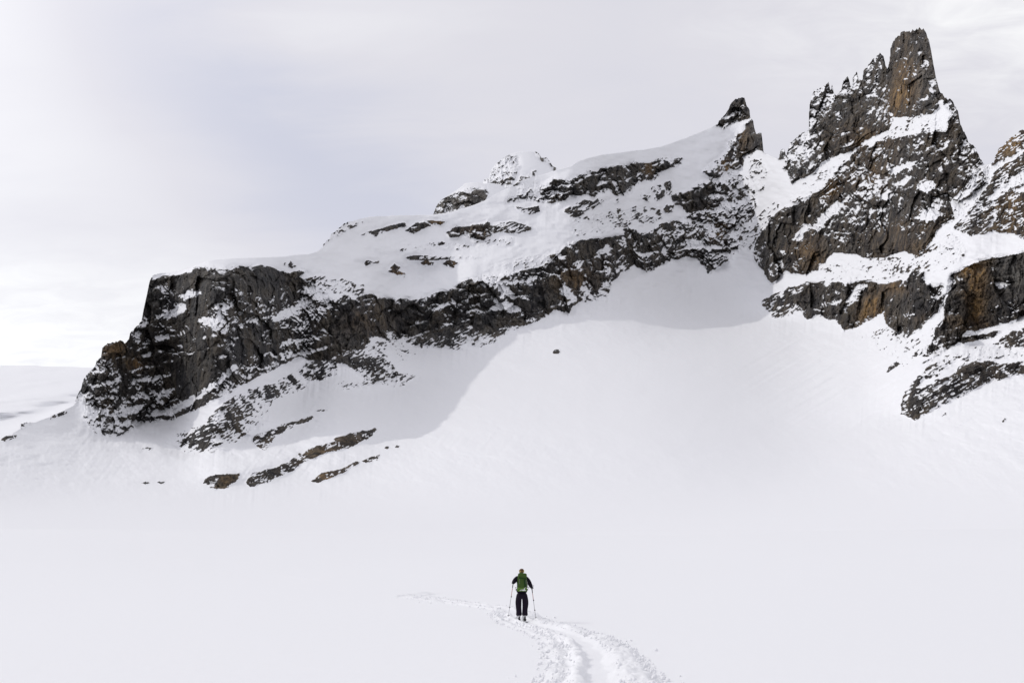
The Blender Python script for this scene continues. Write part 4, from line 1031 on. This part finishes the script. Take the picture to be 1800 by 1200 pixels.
def glove(hand, axis, side):
    """palm and five fingers closed round a grip; hand = wrist point, axis = direction of the grip"""
    ax = Vector(axis).normalized(); h = Vector(hand); fwd = Vector((0, 1, 0)); fwd = (fwd - ax * fwd.dot(ax)).normalized(); out = ax.cross(fwd).normalized() * side
    g0 = h + fwd * .075                         # centre of the grip
    vs_ = [(*(h - fwd * .02), .038, .034), (*(h + fwd * .02 + out * .030), .042, .026), (*(h + fwd * .06 + out * .034), .044, .022)]; es = [(0, 1), (1, 2)]
    for k in range(4):
        o_ = ax * (.036 - .024 * k); L_ = (1.0, 1.08, 1.0, .82)[k]; b = len(vs_)
        for a_, r in ((60, .0115), (110, .0110), (165, .0105), (215, .0095)):
            a = math.radians(a_ * L_); rad = .030
            p = g0 + o_ + (out * math.cos(a) + fwd * math.sin(a)) * rad; vs_.append((*p, r, r))
        es += [(2, b), (b, b + 1), (b + 1, b + 2), (b + 2, b + 3)]
    b = len(vs_)
    for p, r in ((h + fwd * .025 + ax * .035 + out * .012, .014), (g0 - fwd * .018 + ax * .050 - out * .012, .0125), (g0 + fwd * .012 + ax * .046 - out * .026, .011)): vs_.append((*p, r, r))
    es += [(1, b), (b, b + 1), (b + 1, b + 2)]
    skin('glove', vs_, es, M_BLACK, per, sub=1, root=1)
    return g0


# pole ends in the person's own frame
PL = [((-.296, .235, 1.27), (-.445, .62, .12), -1), ((.382, .215, 1.11), (.53, .36, .055), 1)]
for (g_, tip, sd_) in PL:
    g_ = Vector(g_); tip = Vector(tip); ax = (g_ - tip).normalized()
    w = g_ - Vector((0, .075, 0))
    g0 = glove(w, ax, 1 if sd_ < 0 else -1)
    top = g0 + ax * .075
    r = empty('ski_pole', (gp[0], gp[1], BZ), RZ, .88)
    tag(r, 'thin red and grey ski pole held in the %s hand of the person' % ('left' if sd_ < 0 else 'right'), 'ski pole', 'ski poles of the person')
    d = (tip - top); Ln = d.length
    bm = bmesh.new(); tube(bm, g0 - ax * .06, top + d * .44, .0095); bm_obj('upper_shaft', bm, M_RED, r)
    bm = bmesh.new(); tube(bm, top + d * .44, top + d * .74, .0085); bm_obj('middle_shaft', bm, M_ALU, r)
    bm = bmesh.new(); tube(bm, top + d * .74, tip, .0075, .0055); bm_obj('lower_shaft', bm, M_ALU, r)
    bm = bmesh.new(); tube(bm, g0 - ax * .18, g0 - ax * .05, .0145, .0165); tube(bm, g0 - ax * .05, top, .0165, .019); bmesh.ops.create_uvsphere(bm, u_segments=10, v_segments=6, radius=.023, matrix=Matrix.Translation(top)); bm_obj('grip', bm, M_BLACK, r)
    for t_ in (.44, .74):
        bm = bmesh.new(); c_ = top + d * t_; tube(bm, c_ - ax * .02, c_ + ax * .02, .015); rbox(bm, c_ + Vector((.016, 0, 0)), (.018, .012, .035), .003); bm_obj('clamp', bm, M_BLACK, r)
    bm = bmesh.new(); c_ = tip + ax * .05; tube(bm, c_ - ax * .006, c_ + ax * .01, .045, .02, 14); bm_obj('basket', bm, M_ALU, r)
    # wrist loop
    pts = []
    for i in range(9):
        a = math.pi * 2 * i / 9; pts.append(top + Vector((.04 * sd_ * (-1 if sd_ < 0 else 1) + .035 * math.cos(a) * 1.0, -.02 + .01 * math.sin(a), -.005 + .030 * math.sin(a))))
    bm = bmesh.new()
    for i in range(9): tube(bm, pts[i], pts[(i + 1) % 9], .005, seg=6)
    bm_obj('wrist_loop', bm, M_BLACK, r)

# boots and skis
for sx, sy, nm in ((-.10, .0, 'left'), (.10, -.03, 'right')):
    vs_, es = chain((sx, sy - .02, .30, .058, .065), (sx, sy - .02, .20, .060, .068), (sx, sy - .015, .12, .050, .066), (sx, sy + .08, .095, .047, .040), (sx, sy + .20, .085, .043, .030))
    b = skin('boot', vs_, es, M_BOOT, per, sub=2)
    bm = bmesh.new(); rbox(bm, (sx, sy + .05, .060), (.095, .33, .028), .008); s_ = bm_obj('boot_sole', bm, M_BLACK, b); 
    bm = bmesh.new()     # dark heel spine, shaped like a narrow A
    for q in (-1, 1): tube(bm, (sx + q * .028, sy - .083, .075), (sx + q * .006, sy - .090, .165), .008)
    tube(bm, (sx - .018, sy - .087, .11), (sx + .018, sy - .087, .11), .006); bm_obj('heel_buckle', bm, M_BLACK, b)
    sk = empty('ski', (gp[0], gp[1], BZ), RZ, .88)
    tag(sk, 'pale touring ski under the %s boot, sunk in the broken snow' % nm, 'ski', 'touring skis of the person')
    bm = bmesh.new(); prof_ = [(-.78, .040, .010), (-.74, .048, .004), (-.3, .044, 0), (0, .042, 0), (.4, .046, 0), (.72, .054, .006), (.82, .048, .045), (.88, .028, .095), (.90, .010, .120)]
    rows_ = []
    for (y_, w_, z_) in prof_: rows_.append([bm.verts.new((sx + a * w_, sy + .05 + y_, z_ + zz_)) for a, zz_ in ((-1, 0), (1, 0), (1, .012), (-1, .012))])
    for a, b_ in zip(rows_[:-1], rows_[1:]):
        for i in range(4): bm.faces.new((a[i], a[(i + 1) % 4], b_[(i + 1) % 4], b_[i]))
    bm.faces.new(rows_[0]); bm.faces.new(rows_[-1][::-1]); bm_obj('ski_body', bm, M_SKI, sk, False)
    bm = bmesh.new(); rbox(bm, (sx, sy + .22, .032), (.06, .09, .034), .006); bm_obj('toe_binding', bm, M_BLACK, sk)
    bm = bmesh.new(); rbox(bm, (sx, sy - .12, .034), (.065, .10, .040), .008); bm_obj('heel_binding', bm, M_BLACK, sk)
    bm = bmesh.new(); rbox(bm, (sx, sy - .715, .006), (.075, .03, .022), .004); bm_obj('tail_clip', bm, M_BLACK, sk)

# backpack: worn, a thing of its own
bp_ = tag(empty('backpack', (gp[0], gp[1], BZ), RZ, .88), 'green touring backpack with white marks low down, worn on the person\'s back', 'backpack')
def bag_part(nm, c, s, bev, m, taper=None, rot=None):
    bm = bmesh.new(); rbox(bm, c, s, bev, taper, rot, 4); return bm_obj(nm, bm, m, bp_)
bag_part('main_bag', (.0, -.225, 1.285), (.315, .20, .46), .055, M_GREEN, 1.04)
bag_part('base_pocket', (-.012, -.228, 1.085), (.345, .21, .15), .05, M_GREEN_L, .98)
bag_part('lid', (.004, -.235, 1.545), (.33, .25, .17), .06, M_GREEN, .86, Matrix.Rotation(.12, 4, 'Y') @ Matrix.Rotation(-.15, 4, 'X'))
bag_part('lid_seam', (.01, -.338, 1.452), (.30, .035, .030), .012, M_GREEN_D, None, Matrix.Rotation(.16, 4, 'Y'))
bag_part('side_pocket', (.165, -.215, 1.24), (.045, .15, .22), .018, M_GREY); bag_part('side_pocket', (-.168, -.215, 1.24), (.035, .14, .20), .015, M_GREEN_D)
bag_part('front_panel', (.085, -.331, 1.28), (.070, .022, .26), .010, M_GREEN_D, None, Matrix.Rotation(-.12, 4, 'Y'))
for x_ in (-.11, .125):
    bag_part('compression_strap', (x_, -.336, 1.35), (.014, .012, .17), .004, M_GREY)
bag_part('haul_loop', (0, -.12, 1.635), (.06, .02, .035), .009, M_BLACK)
for q in (-1, 1):
    bm = bmesh.new(); tube(bm, (q * .10, -.13, 1.56), (q * .115, .0, 1.60), .022); tube(bm, (q * .115, .0, 1.60), (q * .12, .16, 1.46), .022); tube(bm, (q * .12, .16, 1.46), (q * .15, .10, 1.16), .018); bm_obj('shoulder_strap', bm, M_BLACK, bp_)
    bm = bmesh.new(); tube(bm, (q * .15, -.16, 1.09), (q * .205, .0, 1.06), .030, .026); tube(bm, (q * .205, .0, 1.06), (q * .03, .155, 1.05), .026, .015); bm_obj('hip_belt', bm, M_BLACK, bp_)
    bm = bmesh.new(); tube(bm, (q * .20, -.10, 1.14), (q * .235, -.14, 1.12), .008); rbox(bm, (q * .238, -.14, 1.135), (.02, .02, .04), .005); bm_obj('buckle', bm, M_GREY, bp_)
# white marks low on the pack
bm = bmesh.new(); rr_ = random.Random(5)
for (x_, z_, w_, h_) in [(-.075, 1.045, .05, .014), (-.045, 1.062, .035, .016), (-.012, 1.05, .04, .022), (.015, 1.070, .03, .02), (.035, 1.045, .045, .03), (.062, 1.075, .04, .03), (.078, 1.05, .035, .02), (.098, 1.04, .03, .014),
                         (.070, 1.115, .022, .022), (.095, 1.135, .020, .016), (.045, 1.100, .02, .012), (-.10, 1.04, .02, .01)]:
    rbox(bm, (x_, -.336, z_), (w_, .014, h_), .004, None, Matrix.Rotation(rr_.uniform(-.5, .5), 4, 'Y'), 2)
bm_obj('white_mark', bm, M_WHITE, bp_)
print('total', time.time() - T0)
